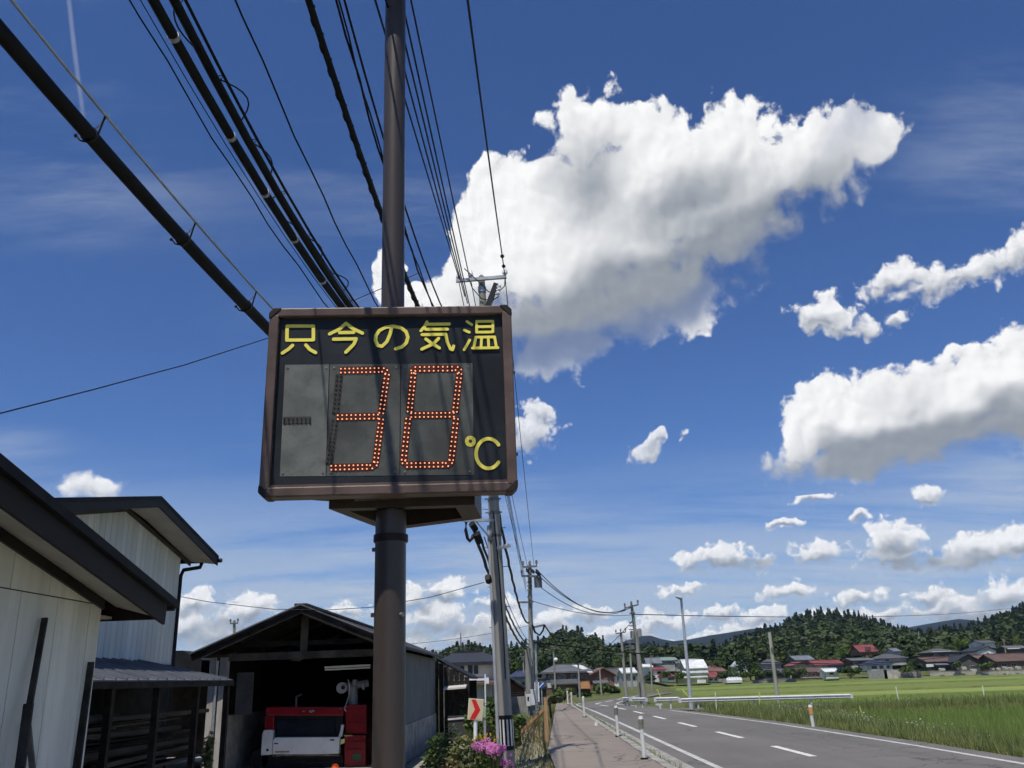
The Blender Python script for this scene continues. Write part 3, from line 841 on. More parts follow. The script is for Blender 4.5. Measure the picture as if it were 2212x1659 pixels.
MB().bar(q1, (XW + 0.25, q1.y + 0.32, 0), 0.03, 0.05, up=(1, 0, 0)).build('leaning_plank', M('grey_plank', (0.16, 0.15, 0.14), 0.8, 0.2, 3), label='short grey lath crossing the foot of the crooked plank', cat='plank', group='planks leaning on the white shed')

# ------------------------------------------------------------------ tall white barn behind it
XB, XO = -7.8, -7.15
barn = thing('white_barn', (-10.5, 17, 0), 'tall white barn with vertical siding and a black gable roof', 'barn')
bt = lambda y: (5.21 - (y - 17.1) * 0.192) if y > 17.1 else (5.21 - (17.1 - y) * 0.217)
MB().hexa([(XB - 0.03, 13.6, 0), (XB - 0.03, 20.0, 0), (XB - 0.03, 20.0, bt(20)), (XB - 0.03, 17.1, bt(17.1)), (XB - 0.03, 13.6, bt(13.6))], (-5.5, 0, 0)).build('wall', M('barn_backing', (0.14, 0.14, 0.13), 0.8, 0.1, 2), barn)
bmat = [M('barn_siding_%d' % i, c, 0.6, 0.07, 0.9, dirt=0.5, dirtcol=(0.38, 0.37, 0.32), stretch=(1.6, 1.6, 0.14)) for i, c in enumerate(((0.66, 0.67, 0.62), (0.62, 0.63, 0.59), (0.69, 0.70, 0.65)))]
y0 = 13.6; i = 0
while y0 < 19.99:
    y1 = min(20.0, y0 + 0.236)
    MB().hexa([(XB - 0.028, y0 + 0.007, 0), (XB - 0.028, y1 - 0.007, 0), (XB - 0.028, y1 - 0.007, bt(y1) - 0.01), (XB - 0.028, y0 + 0.007, bt(y0) - 0.01)], (0.028, 0, 0)).build('siding_board', bmat[i % 3], barn)
    y0 = y1; i += 1
br = lambda y: (5.34 - (y - 16.95) * 0.196) if y > 16.95 else (5.34 - (16.95 - y) * 0.21)
for (ya, yb) in ((16.95, 20.55), (16.95, 12.9)):
    MB().hexa([(XO + 0.04, ya, br(ya)), (XO + 0.04, yb, br(yb)), (XO + 0.04, yb, br(yb) + 0.07), (XO + 0.04, ya, br(ya) + 0.07)], (-6.7, 0, 0)).build('roof', roof_black, barn)
    MB().hexa([(XO, ya, br(ya) - 0.16), (XO, yb, br(yb) - 0.16), (XO, yb, br(yb) - 0.003), (XO, ya, br(ya) - 0.003)], (0.03, 0, 0)).build('fascia', M('barn_fascia', (0.015, 0.013, 0.013), 0.6, 0.1, 2), barn)
    ys_ = [ya + (yb - ya) * k / 4 for k in range(5)]
    for u0, u1 in zip(ys_, ys_[1:]):
        MB().hexa([(XB + 0.04, u0, bt(u0) + 0.03), (XB + 0.04, u1, bt(u1) + 0.03), (XO - 0.004, u1, br(u1) - 0.13), (XO - 0.004, u0, br(u0) - 0.13)], (0, 0, 0.015)).build('soffit_board', soffit_mat, barn)
    MB().hexa([(XB + 0.001, ya, bt(ya) - 0.06), (XB + 0.001, yb, bt(yb) - 0.06), (XB + 0.001, yb, bt(yb) + 0.02), (XB + 0.001, ya, bt(ya) + 0.02)], (0.035, 0, 0)).build('wall_trim', M('barn_trim', (0.07, 0.06, 0.05), 0.6, 0.1, 2), barn)
MB().tube([(XO + 0.1, 20.6, 4.60), (-13, 20.6, 4.58)], 0.05, 8).build('gutter', black_trim, barn)
MB().tube([(XB + 0.3, 20.55, 4.56), (XB + 0.28, 20.5, 4.44), (XB + 0.04, 20.12, 4.34), (XB + 0.01, 20.06, 4.2), (XB + 0.01, 20.06, 0.1)], 0.045, 8).build('downpipe', black_trim, barn, smooth=True)

# ------------------------------------------------------------------ lean-to full of lumber
XE = -5.95
lt = thing('lumber_lean_to', (-6.8, 16, 0), 'low open lean-to with ribbed grey metal roof and stacked lumber', 'shed')
zt = lambda y: 2.26; ze = 1.86
ya, yb = 10.9, 18.6
roofm = M('grey_metal_roof', (0.17, 0.18, 0.20), 0.45, 0.12, 2, metal=0.3, dirt=0.3, dirtcol=(0.12, 0.12, 0.12))
ys_ = [ya + (yb - ya) * k / 20 for k in range(21)]
for u0, u1 in zip(ys_, ys_[1:]):
    MB().hexa([(XB + 0.0, u0 + 0.004, 2.28), (XE, u0 + 0.004, ze), (XE, u1 - 0.004, ze), (XB + 0.0, u1 - 0.004, 2.28)], (0, 0, 0.02)).build('roof_sheet', roofm, lt)
    MB().bar((XB, u0, 2.32), (XE + 0.01, u0, ze + 0.035), 0.035, 0.04).build('roof_rib', roofm, lt)
MB().box(XE - 0.02, XE + 0.03, ya, yb, ze - 0.10, ze - 0.005).build('eave_beam', wood_dark, lt)
for u in (11.6, 13.2, 14.9, 16.7, 18.4):
    MB().box(XE - 0.10, XE - 0.0, u - 0.05, u + 0.05, 0, ze - 0.1).build('post', wood_dark, lt)
MB().box(XB + 0.02, XB + 0.06, ya, 19.9, 0.0, 2.25).build('darkening_board', wood_dark, lt)  # dark board added so the inside of the lean-to looks nearly black
MB().tube([onX(225, 1437, XB + 0.05) + Vector((0.02, 0, 0.06)), onX(292, 1432, XB + 0.05) + Vector((0.02, 0, 0.05))], 0.025, 6).build('white_tube', white_paint, label='thin white tube lying on top of the lean-to roof', cat='tube')
stk = thing('lumber_stack', (-6.9, 15, 0), 'dark stack of sawn boards under the lean-to', 'lumber')
lum = [M('lumber_%d' % i, c, 0.85, 0.25, 2, 0.3, 25, stretch=(2, 0.3, 2)) for i, c in enumerate(((0.07, 0.058, 0.045), (0.12, 0.10, 0.08), (0.045, 0.04, 0.032)))]
for lay in range(11):
    z = 0.25 + lay * 0.105 + random.uniform(-0.03, 0.03)
    for k in range(5):
        x = -7.55 + k * 0.27 + random.uniform(-0.04, 0.04)
        if random.random() < 0.18: continue
        s = random.uniform(11.0, 14.0); L = random.uniform(2.2, 18.3 - s); tl_ = random.uniform(-0.05, 0.05); th_ = random.uniform(0.02, 0.07)
        MB().bar((x + 0.11, s, z), (x + 0.11 + random.uniform(-0.05, 0.05), s + L, z + tl_), random.uniform(0.12, 0.24), th_).build('board', random.choice(lum), stk)

# ------------------------------------------------------------------ garage
YF = 23.3
gar = thing('garage', (-5.6, 28, 0), 'dark timber garage with an open gable front and grey side wall', 'garage')
gl, grt, gap = -8.0, -3.25, -5.66
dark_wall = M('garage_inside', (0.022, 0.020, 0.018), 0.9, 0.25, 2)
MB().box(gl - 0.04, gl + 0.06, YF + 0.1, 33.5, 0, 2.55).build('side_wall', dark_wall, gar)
sw = M('garage_grey_wall', (0.155, 0.165, 0.165), 0.8, 0.10, 0.8, dirt=0.3, dirtcol=(0.09, 0.095, 0.095))
nb = 8
for k in range(nb):
    u0 = YF + 0.1 + (33.5 - YF - 0.1) * k / nb; u1 = YF + 0.1 + (33.5 - YF - 0.1) * (k + 1) / nb
    MB().box(grt - 0.06, grt + 0.03, u0 + 0.004, u1 - 0.004, 0.62, 2.50).build('wall_panel', sw, gar)
MB().box(grt - 0.07, grt + 0.06, YF + 0.1, 33.5, -0.35, 0.615).build('concrete_base', conc_mat, gar)
MB().box(gl + 0.06, gl + 0.32, YF + 0.15, 33.4, -0.35, 1.05).build('concrete_base', conc_mat, gar)
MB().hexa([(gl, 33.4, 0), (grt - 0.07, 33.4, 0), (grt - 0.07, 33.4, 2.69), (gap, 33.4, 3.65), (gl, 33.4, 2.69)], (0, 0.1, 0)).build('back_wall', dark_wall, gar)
MB().poly([(gl, YF - 0.3, -0.34), (grt, YF - 0.3, -0.34), (grt, 33.4, -0.34), (gl, 33.4, -0.34)]).build('floor', conc_mat, gar)
rk = M('garage_roof', (0.035, 0.033, 0.035), 0.6, 0.3, 2)
for xe, s in ((-8.40, 1), (-2.92, -1)):
    z0 = 2.50; z1 = 3.62
    MB().hexa([(xe, 22.75, z0), (gap, 22.75, z1), (gap, 22.75, z1 + 0.07), (xe, 22.75, z0 + 0.07)], (0, 11.0, 0)).build('roof', rk, gar)
    MB().hexa([(xe + s * 0.02, 22.77, z0 - 0.14), (gap, 22.77, z1 - 0.14), (gap, 22.77, z1 - 0.003), (xe + s * 0.02, 22.77, z0 - 0.003)], (0, 0.05, 0)).build('rake_board', wood_dark, gar)
    MB().bar((xe, 22.72, z0 + 0.085), (gap, 22.72, z1 + 0.085), 0.05, 0.03).build('roof_edge', M('roof_edge_grey', (0.16, 0.155, 0.15), 0.5, 0.2, 2), gar)
    for k in range(5):
        u = YF + 0.4 + k * 2.2
        MB().bar((xe + s * 0.3, u, z0 - 0.02), (gap, u, z1 - 0.13), 0.07, 0.12).build('rafter', wood_dark, gar)
MB().box(gap - 0.16, gap + 0.16, 22.74, 33.76, 3.665, 3.73).build('ridge_cap', rk, gar)
MB().box(gl, grt, YF - 0.02, YF + 0.13, 2.38, 2.56).build('tie_beam', M('beam_timber', (0.09, 0.075, 0.06), 0.85, 0.25, 2), gar)
MB().box(gap - 0.1, gap + 0.08, YF, YF + 0.12, 2.561, 3.45).build('king_post', M('beam_timber', (0.09, 0.075, 0.06)), gar)
MB().box(gl + 0.3, grt - 0.3, YF + 0.15, YF + 0.25, 2.72, 2.84).build('collar_beam', wood_dark, gar)
post_mat = M('weathered_post', (0.42, 0.40, 0.37), 0.85, 0.18, 4, 0.3, 30, stretch=(1, 1, 0.15), dirt=0.4, dirtcol=(0.2, 0.19, 0.17))
MB().box(gl - 0.06, gl + 0.10, YF - 0.08, YF + 0.08, -0.35, 2.48).build('post', post_mat, gar)
MB().box(gl + 0.20, gl + 0.40, YF - 0.06, YF + 0.10, -0.35, 2.48).build('post', post_mat, gar)
MB().tube([(gl + 0.15, YF - 0.10, 2.4), (gl + 0.15, YF - 0.10, 0.0)], 0.035, 8).build('drainpipe', steel, gar, smooth=True)
MB().box(grt - 0.30, grt - 0.08, YF - 0.06, YF + 0.10, -0.35, 2.38).build('post', post_mat, gar)
MB().box(gl + 0.45, gl + 0.9, YF + 0.6, YF + 0.65, 1.06, 2.1).build('inner_panel', M('inner_panel', (0.10, 0.10, 0.10), 0.8, 0.2, 2), gar)
# lower roof step on the left rake
MB().hexa([(-8.5, 24.5, 2.66), (-7.1, 24.5, 3.22), (-7.1, 24.5, 3.30), (-8.5, 24.5, 2.76)], (0, 6.0, 0)).build('roof', rk, gar)
fx = M('lamp_white', (0.75, 0.74, 0.68), 0.4, 0.04, 3)
a, c = at(702, 1442, 24.0), at(800, 1437, 24.0)
MB().bar(a, c, 0.10, 0.05).bar(a - Vector((0, 0, 0.06)), c - Vector((0, 0, 0.06)), 0.04, 0.035).build('tube_light', fx, label='white fluorescent tube fixture hanging in the garage', cat='light', group='tube lights in the garage')
a, c = at(582, 1419, 23.9), at(725, 1412, 23.9)
MB().bar(a, c, 0.05, 0.03).build('tube_light', M('old_tube', (0.42, 0.36, 0.22), 0.5, 0.1, 3), label='thin yellowish tube fixture just below the garage tie beam', cat='light', group='tube lights in the garage')
# dark lean-to behind the garage's right side
dl = thing('dark_lean_to', (-2.4, 35, 0), 'black slatted lean-to just behind the garage side wall', 'shed')
MB().hexa([(-3.2, 33.7, 2.45), (-1.9, 33.7, 1.75), (-1.9, 33.7, 1.83), (-3.2, 33.7, 2.53)], (0, 5, 0)).build('roof', roof_black, dl)
for k in range(7):
    MB().box(-3.30 + k * 0.19, -3.125 + k * 0.19, 33.72, 33.76, -0.4, 2.42 - k * 0.10).build('slat', wood_dark, dl)
MB().box(-3.2, -1.95, 38.4, 38.5, 0, 1.7).build('back_wall', wood_dark, dl)
# small low roof between barn and garage
lr = thing('dark_outbuilding', (-9.5, 26, 0), 'low black-roofed outbuilding between the barn and the garage', 'shed')
a, c, d_, e_ = at(372, 1412, 25), at(420, 1398, 25), at(432, 1408, 25), at(372, 1440, 25)
MB().hexa([(-11.5, 24.0, 2.05), (-8.55, 24.0, 2.05), (-8.55, 24.0, 2.46), (-9.1, 24.0, 2.72), (-11.5, 24.0, 2.72)], (0, 5, 0)).build('roof', roof_black, lr)  # front overhang added to keep the wall below in shade
MB().box(-11.4, -8.65, 25.2, 29, 0, 2.05).build('wall', wood_dark, lr)

# ------------------------------------------------------------------ combine harvester in the garage
YH = 24.5
red = M('harvester_red', (0.26, 0.011, 0.017), 0.35, 0.12, 2, coat=0.2)
hw = M('harvester_white', (0.72, 0.73, 0.75), 0.4, 0.06, 2)
hblk = M('harvester_black', (0.016, 0.018, 0.024), 0.45, 0.2, 3)
hv = thing('combine_harvester', at(665, 1640, YH + 1.4) * 1.0, 'red and white combine harvester parked inside the open garage', 'harvester')
hv.location.z = -0.34; ORG[hv.name] = Vector(hv.location)


def hq(x0, x1, y0, y1, Y, dp):
    """box whose front face covers the pixel rectangle at depth Y"""
    a = at(x0, y1, Y); b_ = at(x1, y1, Y); c_ = at(x0, y0, Y); d_ = at(x1, y0, Y)
    return MB().hexa([a, b_, d_, c_], (0, dp, 0))


hq(574, 742, 1527, 1546, YH, 1.6).build('cab_roof', red, hv, bevel=0.03)
hq(572, 592, 1547, 1578, YH, 1.6).build('side_frame', red, hv, bevel=0.02)
hq(592, 740, 1546, 1597, YH + 0.12, 1.3).build('engine_cover', hblk, hv)
hq(598, 724, 1556, 1592, YH + 0.08, 0.03).build('grille', M('grille_navy', (0.022, 0.030, 0.045), 0.3, 0.2, 3), hv)
a0, a1, a2, a3 = at(589, 1634, YH - 0.1), at(732, 1628, YH - 0.1), at(734, 1592, YH - 0.1), at(595, 1593, YH - 0.1)
pn = MB().hexa([a0, a1, a2, a3, at(589, 1599, YH - 0.1)], (0, 0.18, 0)).build('white_panel', hw, hv, bevel=0.015)
for (x0, x1, y0, y1, mt_) in ((592, 601, 1605, 1607.5, hblk), (713, 722, 1597, 1600, hblk), (594, 604, 1622.5, 1626, M('sticker_orange', (0.55, 0.25, 0.05), 0.5, 0.1, 4)), (605, 613, 1622.3, 1625.8, M('sticker_ochre', (0.45, 0.32, 0.08), 0.5, 0.1, 4)), (614, 625, 1622, 1625.5, M('sticker_grey', (0.35, 0.35, 0.36), 0.5, 0.1, 4))):
    hq(x0, x1, y0, y1, YH - 0.106, 0.004).build('sticker', mt_, pn)
wp = MB().hexa([at(563, 1632, YH - 0.05), at(589, 1630, YH - 0.05), at(590, 1576, YH - 0.05), at(570, 1577, YH - 0.05), at(566, 1586, YH - 0.05)], (0, 0.5, 0)).build('fuel_tank', hw, hv, bevel=0.02)
p = at(577.5, 1620, YH - 0.055); MB().disc(p, (0, -1, 0), 0.035, 10).build('filler_hole', hblk, wp)
MB().hexa([at(729, 1596, YH - 0.06), at(739, 1590, YH - 0.06), at(743, 1566, YH - 0.06), at(737, 1566, YH - 0.06), at(735, 1580, YH - 0.06)], (0, 0.06, 0)).build('bracket', hw, hv)
hq(746, 792, 1522, 1586, YH + 0.02, 1.2).build('grain_tank', red, hv, bevel=0.03)
hq(744, 790, 1588, 1668, YH - 0.06, 1.2).build('lower_door', red, hv, bevel=0.02)
hq(743, 761, 1587.5, 1590.5, YH - 0.10, 0.05).build('handle', M('handle_brass', (0.40, 0.30, 0.12), 0.4, 0.1, 4), hv)
hq(761, 780, 1629, 1641, YH - 0.066, 0.004).build('green_label', M('green_label', (0.04, 0.14, 0.07), 0.5, 0.1, 4), hv)
hq(592, 742, 1632, 1668, YH + 0.1, 1.6).build('lower_body', M('lower_navy', (0.014, 0.017, 0.028), 0.4, 0.2, 3), hv)
for x in (574, 600, 740, 770):
    c_ = at(x, 1672, YH + 0.5); MB().tube([(c_.x - 0.12, YH + 0.2, -0.09), (c_.x - 0.12, YH + 1.9, -0.09)], 0.25, 10).build('track', hblk, hv)
MB().ball(at(724, 1658, YH - 0.05), 0.10, 10, 6).build('tail_light', emis('tail_lamp', (0.85, 0.12, 0.03), 0.25), hv, smooth=True)
gp = M('auger_grey', (0.34, 0.36, 0.36), 0.4, 0.08, 3)
v0, v1 = at(763, 1523, YH + 0.4), at(763, 1484, YH + 0.4)
MB().tube([v0, v1], 0.135, 14).build('auger_pipe', gp, hv, smooth=True)
MB().tube([at(732, 1484, YH + 0.35), at(752, 1482, YH + 0.4), at(795, 1476, YH + 0.6)], 0.10, 12).build('auger_arm', gp, hv, smooth=True)
ah = MB().tube([at(738, 1486, YH + 0.05), at(742, 1485, YH + 0.5)], 0.145, 14).build('auger_head', gp, hv, smooth=True)
MB().disc(at(741, 1485, YH + 0.03), (0, -1, 0), 0.055, 12).build('opening', hblk, ah)
hq(762, 770, 1468, 1482, YH + 0.3, 0.1).build('gearbox', gp, hv); hq(782, 787, 1478, 1490, YH + 0.3, 0.1).build('gearbox', gp, hv)
MB().tube([at(752, 1468, YH + 0.2), at(755, 1480, YH + 0.2), at(754, 1500, YH + 0.2), at(750, 1514, YH + 0.1), at(744, 1532, YH), at(748, 1537, YH - 0.02)], 0.012, 6).build('cable', white_paint, hv)
for k in range(6):
    hq(601, 722, 1559 + k * 5.4, 1560.6 + k * 5.4, YH + 0.055, 0.02).build('grille_slat', hblk, hv)
for (x0, x1, y0, y1) in ((750, 786, 1531, 1532.2), (750, 786, 1560, 1561), (748, 786, 1602, 1603), (748, 786, 1618, 1619)):
    hq(x0, x1, y0, y1, YH - 0.075 if y0 > 1587 else YH + 0.012, 0.012).build('panel_seam', hblk, hv)
for (x, y_) in ((579, 1534), (735, 1531), (750, 1527), (787, 1526), (748, 1592), (786, 1591)):
    MB().tube([at(x, y_, YH - 0.08), at(x, y_, YH + 0.03)], 0.018, 8).build('bolt', steel_dk, hv)
MB().tube([at(593, 1632, YH - 0.12), at(600, 1645, YH - 0.12), at(640, 1650, YH - 0.1), at(700, 1644, YH - 0.1), at(742, 1640, YH - 0.08)], 0.02, 6).build('hose', rubber, hv)
MB().tube([at(640, 1528, YH + 0.3), at(640, 1505, YH + 0.3), at(652, 1500, YH + 0.3)], 0.03, 8).build('exhaust_pipe', steel_dk, hv)
hq(590, 734, 1629.5, 1633, YH - 0.108, 0.006).build('mud_strip', M('dry_mud', (0.20, 0.15, 0.10), 0.9, 0.3, 6), pn)
b = MB(); b.bar(at(668, 1535, YH - 0.012), at(672, 1539, YH - 0.012), 0.012, 0.03); b.bar(at(672, 1539, YH - 0.012), at(679, 1534.5, YH - 0.012), 0.012, 0.03); b.bar(at(671, 1535, YH - 0.012), at(678, 1534, YH - 0.012), 0.012, 0.02)
b.build('emblem', steel, hv)
MB().ball(at(656, 1536, YH - 0.005), 0.03, 8, 6, (1.4, 0.4, 0.8)).build('round_badge', steel_dk, hv)

# ------------------------------------------------------------------ poles
def lean(b, t, z): return Vector(b) + (Vector(t) - Vector(b)) * ((z - b[2]) / (t[2] - b[2]))


NB, NTp = Vector((-0.355, 18.9, -0.1)), Vector((-0.65, 18.9, 10.95))
np_ = thing('utility_pole', NB, 'thick grey concrete utility pole with a black and white striped band near its foot', 'utility pole')
ax = lambda z: lean(NB, NTp, z)
MB().tube([NB, ax(3.5), ax(7.2), NTp], [0.150, 0.134, 0.105, 0.080], 24).build('shaft', concrete, np_, smooth=True)
MB().tube([ax(10.95), ax(11.02)], [0.086, 0.03], 16).build('cap', steel_dk, np_)
MB().tube([ax(10.55), ax(10.70)], 0.098, 16).build('clamp_band', steel, np_)
band = MB().tube([ax(0.34), ax(1.0)], [0.154, 0.152], 24).build('striped_sleeve', black_trim, np_, smooth=True)
strw = M('sleeve_white', (0.62, 0.62, 0.60), 0.5, 0.08, 4)
for k in range(12):
    t = 2 * math.pi * (k + 0.25) / 12; r = 0.1555
    c, s = math.cos(t), math.sin(t); c2, s2 = math.cos(t + 0.24), math.sin(t + 0.24)
    lo, hi = ax(0.42), ax(0.92)
    MB().hexa([lo + Vector((c * r, s * r, 0)), lo + Vector((c2 * r, s2 * r, 0)), hi + Vector((c2 * (r - .002), s2 * (r - .002), 0)), hi + Vector((c * (r - .002), s * (r - .002), 0))], ((c + c2) * 0.001, (s + s2) * 0.001, 0)).build('white_stripe', strw, band)
for z in (2.35, 2.55, 2.70, 1.75, 4.1, 5.4, 6.15):
    r = 0.151 - z * 0.0063
    MB().tube([ax(z), ax(z + 0.018)], r, 20).build('strap', rubber, np_)
for i, z in enumerate([1.9 + 0.42 * k for k in range(20)]):
    s = 1 if i % 2 else -1
    p = ax(z) + Vector((s * 0.11, -0.05, 0)); MB().tube([p, p + Vector((s * 0.13, -0.05, 0))], 0.008, 6).build('step_bolt', steel_dk, np_)
# cable riser and dark strips down the face
MB().tube([ax(0.0) + Vector((-0.17, -0.06, 0)), ax(2.0) + Vector((-0.16, -0.06, 0)), ax(4.9) + Vector((-0.14, -0.05, 0))], 0.035, 8).build('riser_pipe', M('pvc_grey', (0.38, 0.40, 0.43), 0.45, 0.08, 3), np_, smooth=True)
MB().tube([ax(5.2) + Vector((-0.02, -0.13, 0)), ax(3.9) + Vector((0.04, -0.135, 0)), ax(2.6) + Vector((0.06, -0.14, 0)), ax(1.7) + Vector((0.05, -0.145, 0))], 0.010, 6).build('ground_wire', rubber, np_)
for z in (4.65, 5.15, 5.45):
    b = MB(); b.tube([ax(z), ax(z + 0.07)], 0.130, 16)
    b.build('clamp_band', steel_dk, np_)
    MB().bar(ax(z) + Vector((-0.19, -0.1, 0.03)), ax(z) + Vector((0.17, -0.1, 0.03)), 0.03, 0.03).build('clamp_bolt', steel_dk, np_)
# bracket arm carrying the telephone cables
br0 = ax(5.0)
MB().bar(br0 + Vector((0, -0.1, 0)), br0 + Vector((-0.72, -0.2, 0.02)), 0.06, 0.06).build('bracket_arm', steel, np_)
MB().bar(br0 + Vector((-0.05, -0.1, -0.45)), br0 + Vector((-0.40, -0.16, -0.02)), 0.03, 0.03).build('brace', steel_dk, np_)
# street light on the pole
l0, l1 = at(1075, 1184, 18.75), at(1100, 1178, 18.4)
lt_ = MB().bar(l0, l0 + (l1 - l0) * 0.35, 0.05, 0.05).build('light_arm', steel, np_)
MB().bar(l0 + (l1 - l0) * 0.3, l1, 0.12, 0.07).build('light_head', white_paint, np_, bevel=0.02)
# cross arm with pin insulators at the top
A0, A1 = at(985, 607, 18.75), at(1094, 598, 18.75)
MB().bar(A0, A1, 0.075, 0.075).build('cross_arm', steel, np_)
for px, py in ((991, 607), (1017, 604), (1091, 598)):
    p = at(px, py, 18.75)
    ins = MB().tube([p, p + Vector((0, 0, 0.06)), p + Vector((0, 0, 0.09)), p + Vector((0, 0, 0.16)), p + Vector((0, 0, 0.19)), p + Vector((0, 0, 0.25))], [0.03, 0.035, 0.065, 0.062, 0.045, 0.03], 12).build('insulator', porcelain, np_, smooth=True)
s0, s1 = at(1072, 614, 18.6), at(1053, 665, 18.6)
sw_ = MB().bar(s0, s1, 0.14, 0.12).build('switch_case', M('switch_black', (0.03, 0.033, 0.035), 0.5, 0.2, 5), np_)
for k, (px, py) in enumerate(((1081, 619), (1080, 626), (1078, 634))):
    a = at(px - 8, py + 1, 18.55); c = at(px + 1, py - 1, 18.55)
    MB().tube([a, a + (c - a) * 0.35, a + (c - a) * 0.4, c], [0.025, 0.03, 0.055, 0.05], 10).build('bushing', porcelain, sw_, smooth=True)
for (q) in ([(1012, 600), (1020, 622), (1040, 645), (1062, 650), (1078, 640)], [(1003, 580), (1030, 605), (1055, 630), (1072, 634)], [(1091, 600), (1090, 618), (1082, 626)]):
    MB().tube([at(x, y_, 18.62) for x, y_ in q], 0.012, 6).build('jumper_wire', rubber, np_)
# cable loop and splices next to the pole
MB().tube([at(1007, 1128, 18.3), at(1006, 1145, 18.3), at(1010, 1163, 18.3), at(1015, 1169, 18.3), at(1020, 1163, 18.35), at(1022, 1156, 18.4)], 0.035, 8).build('cable_loop', rubber, np_, smooth=True)
for a, c, r in (((1019, 1131), (1027, 1144), 0.07), ((1029, 1153), (1036, 1171), 0.085), ((1054, 1246), (1056, 1256), 0.07)):
    MB().tube([at(*a, 18.45), at(*c, 18.6)], r, 10).build('splice_case', rubber, np_, smooth=True)


def pole(bx, by, tx, ty, Y, r0, r1, label, arms=(), extra=None, group='utility poles along the road', mat=None, zb=None, name='utility_pole'):
    base = at(bx, by, Y); top = at(tx, ty, Y)
    if zb is not None: base = lean(base, top, zb)
    t = thing(name, base, label, 'utility pole' if name == 'utility_pole' else 'pole', group)
    MB().tube([base, (base + top) / 2, top], [r0, (r0 + r1) / 2, r1], 12).build('shaft', mat or concrete, t, smooth=True)
    for (x0, y0, x1, y1, ins) in arms:
        a, c = at(x0, y0, Y - r1 - 0.06), at(x1, y1, Y - r1 - 0.06)
        MB().bar(a, c, 0.09, 0.09).build('cross_arm', steel_dk, t)
        for k in range(ins):
            f = k / max(1, ins - 1) * 0.94 + 0.03 if ins > 1 else 0.5
            p = a + (c - a) * f
            MB().tube([p, p + Vector((0, 0, 0.12)), p + Vector((0, 0, 0.14)), p + Vector((0, 0, 0.3))], [0.03, 0.03, 0.07, 0.05], 8).build('insulator', steel_dk, t)
    return t


p2 = pole(1150, 1552, 1144, 1220, 44.6, 0.145, 0.095, 'second utility pole with a square box and double cross arms, beside the sidewalk', [(1129, 1225, 1160, 1223, 3), (1126, 1244, 1163, 1245, 3), (1117, 1301, 1152, 1301, 0), (1149, 1356, 1175, 1350, 0)], zb=0)
q = at(1156, 1258, 44.4)
MB().box(q.x - 0.05, q.x + 0.34, 44.2, 44.5, q.z - 0.26, q.z + 0.24).build('switch_box', steel_dk, p2)
for (x, yv) in ((1137, 1228), (1148, 1229), (1158, 1230), (1162, 1236)):
    a, c = at(x, yv, 44.3), at(x + 5, yv + 9, 43.9)
    MB().tube([a, (a + c) / 2, c], [0.03, 0.09, 0.04], 8).build('strain_insulator', rubber, p2)
for (yv) in (1258, 1266, 1275, 1290):
    a = at(1139, yv, 44.4); MB().bar(a, a + Vector((0.25, 0, 0.02)), 0.08, 0.07).build('bracket', steel_dk, p2)
MB().tube([at(1150, 1350, 44.3), at(1156, 1366, 44.2), at(1166, 1372, 44.1), at(1173, 1362, 44.1), at(1176, 1350, 44.1)], 0.05, 6).build('cable_loop', rubber, p2)
# shorter companion pole, cabinets and lamp post beside it
p2b = pole(1143, 1540, 1140, 1400, 44.0, 0.15, 0.135, 'stubby thick concrete pole standing right against the second utility pole', zb=0, group='utility poles along the road')
p2c = pole(1160, 1522, 1157, 1390, 46, 0.07, 0.055, 'thin grey post just right of the second utility pole', [(1150, 1388, 1158, 1387, 0)], zb=0, mat=steel, group='utility poles along the road')
cabm = M('cabinet_grey', (0.58, 0.58, 0.56), 0.5, 0.08, 3)
for i, (x0, x1, y0, y1, lab) in enumerate(((1137, 1146, 1500, 1526, 'left grey meter box with a dark window on the pole foot'), (1147, 1157, 1489, 1524, 'taller plain grey cabinet next to the meter box'))):
    a, c = at(x0, y1, 43.4), at(x1, y0, 43.4)
    t = thing('meter_box', ((a.x + c.x) / 2, 43.55, a.z), lab, 'cabinet', 'cabinets on the second pole')
    MB().box(a.x, c.x, 43.4, 43.72, a.z, c.z).build('body', cabm, t, bevel=0.015)
    if i == 0: MB().box(a.x + 0.06, c.x - 0.08, 43.385, 43.399, c.z - 0.28, c.z - 0.10).build('window', hblk, t)
    MB().box((a.x + c.x) / 2 - 0.04, (a.x + c.x) / 2 + 0.04, 43.5, 43.6, 0, a.z - 0.002).build('leg', steel_dk, t)
a, c = at(1155, 1517, 46.6), at(1164, 1473, 46.6)
t = thing('white_panel_sign', ((a.x + c.x) / 2, 46.6, 0), 'tall narrow white panel standing behind the grey cabinets', 'sign')
MB().box(a.x, c.x, 46.58, 46.66, a.z, c.z).build('panel', white_paint, t); MB().box((a.x + c.x) / 2 - 0.03, (a.x + c.x) / 2 + 0.03, 46.67, 46.73, 0, a.z + 0.3).build('post', steel, t)
a, c = at(1166, 1488, 50), at(1173, 1472, 50)
t = thing('blue_road_sign', ((a.x + c.x) / 2, 50, 0), 'small blue road sign on a thin post near the second pole', 'sign')
blue = M('sign_blue', (0.02, 0.10, 0.38), 0.4, 0.05, 3)
MB().tube([((a.x + c.x) / 2, 49.98, (a.z + c.z) / 2), ((a.x + c.x) / 2, 50.02, (a.z + c.z) / 2)], 0.15, 16).build('disc', blue, t); MB().box((a.x + c.x) / 2 - 0.03, (a.x + c.x) / 2 + 0.03, 50.03, 50.09, 0, c.z).build('post', steel, t)
MB().bar(((a.x + c.x) / 2 - 0.12, 49.97, (a.z + c.z) / 2 - 0.12), ((a.x + c.x) / 2 + 0.12, 49.97, (a.z + c.z) / 2 + 0.12), 0.01, 0.05).build('bar', white_paint, t)
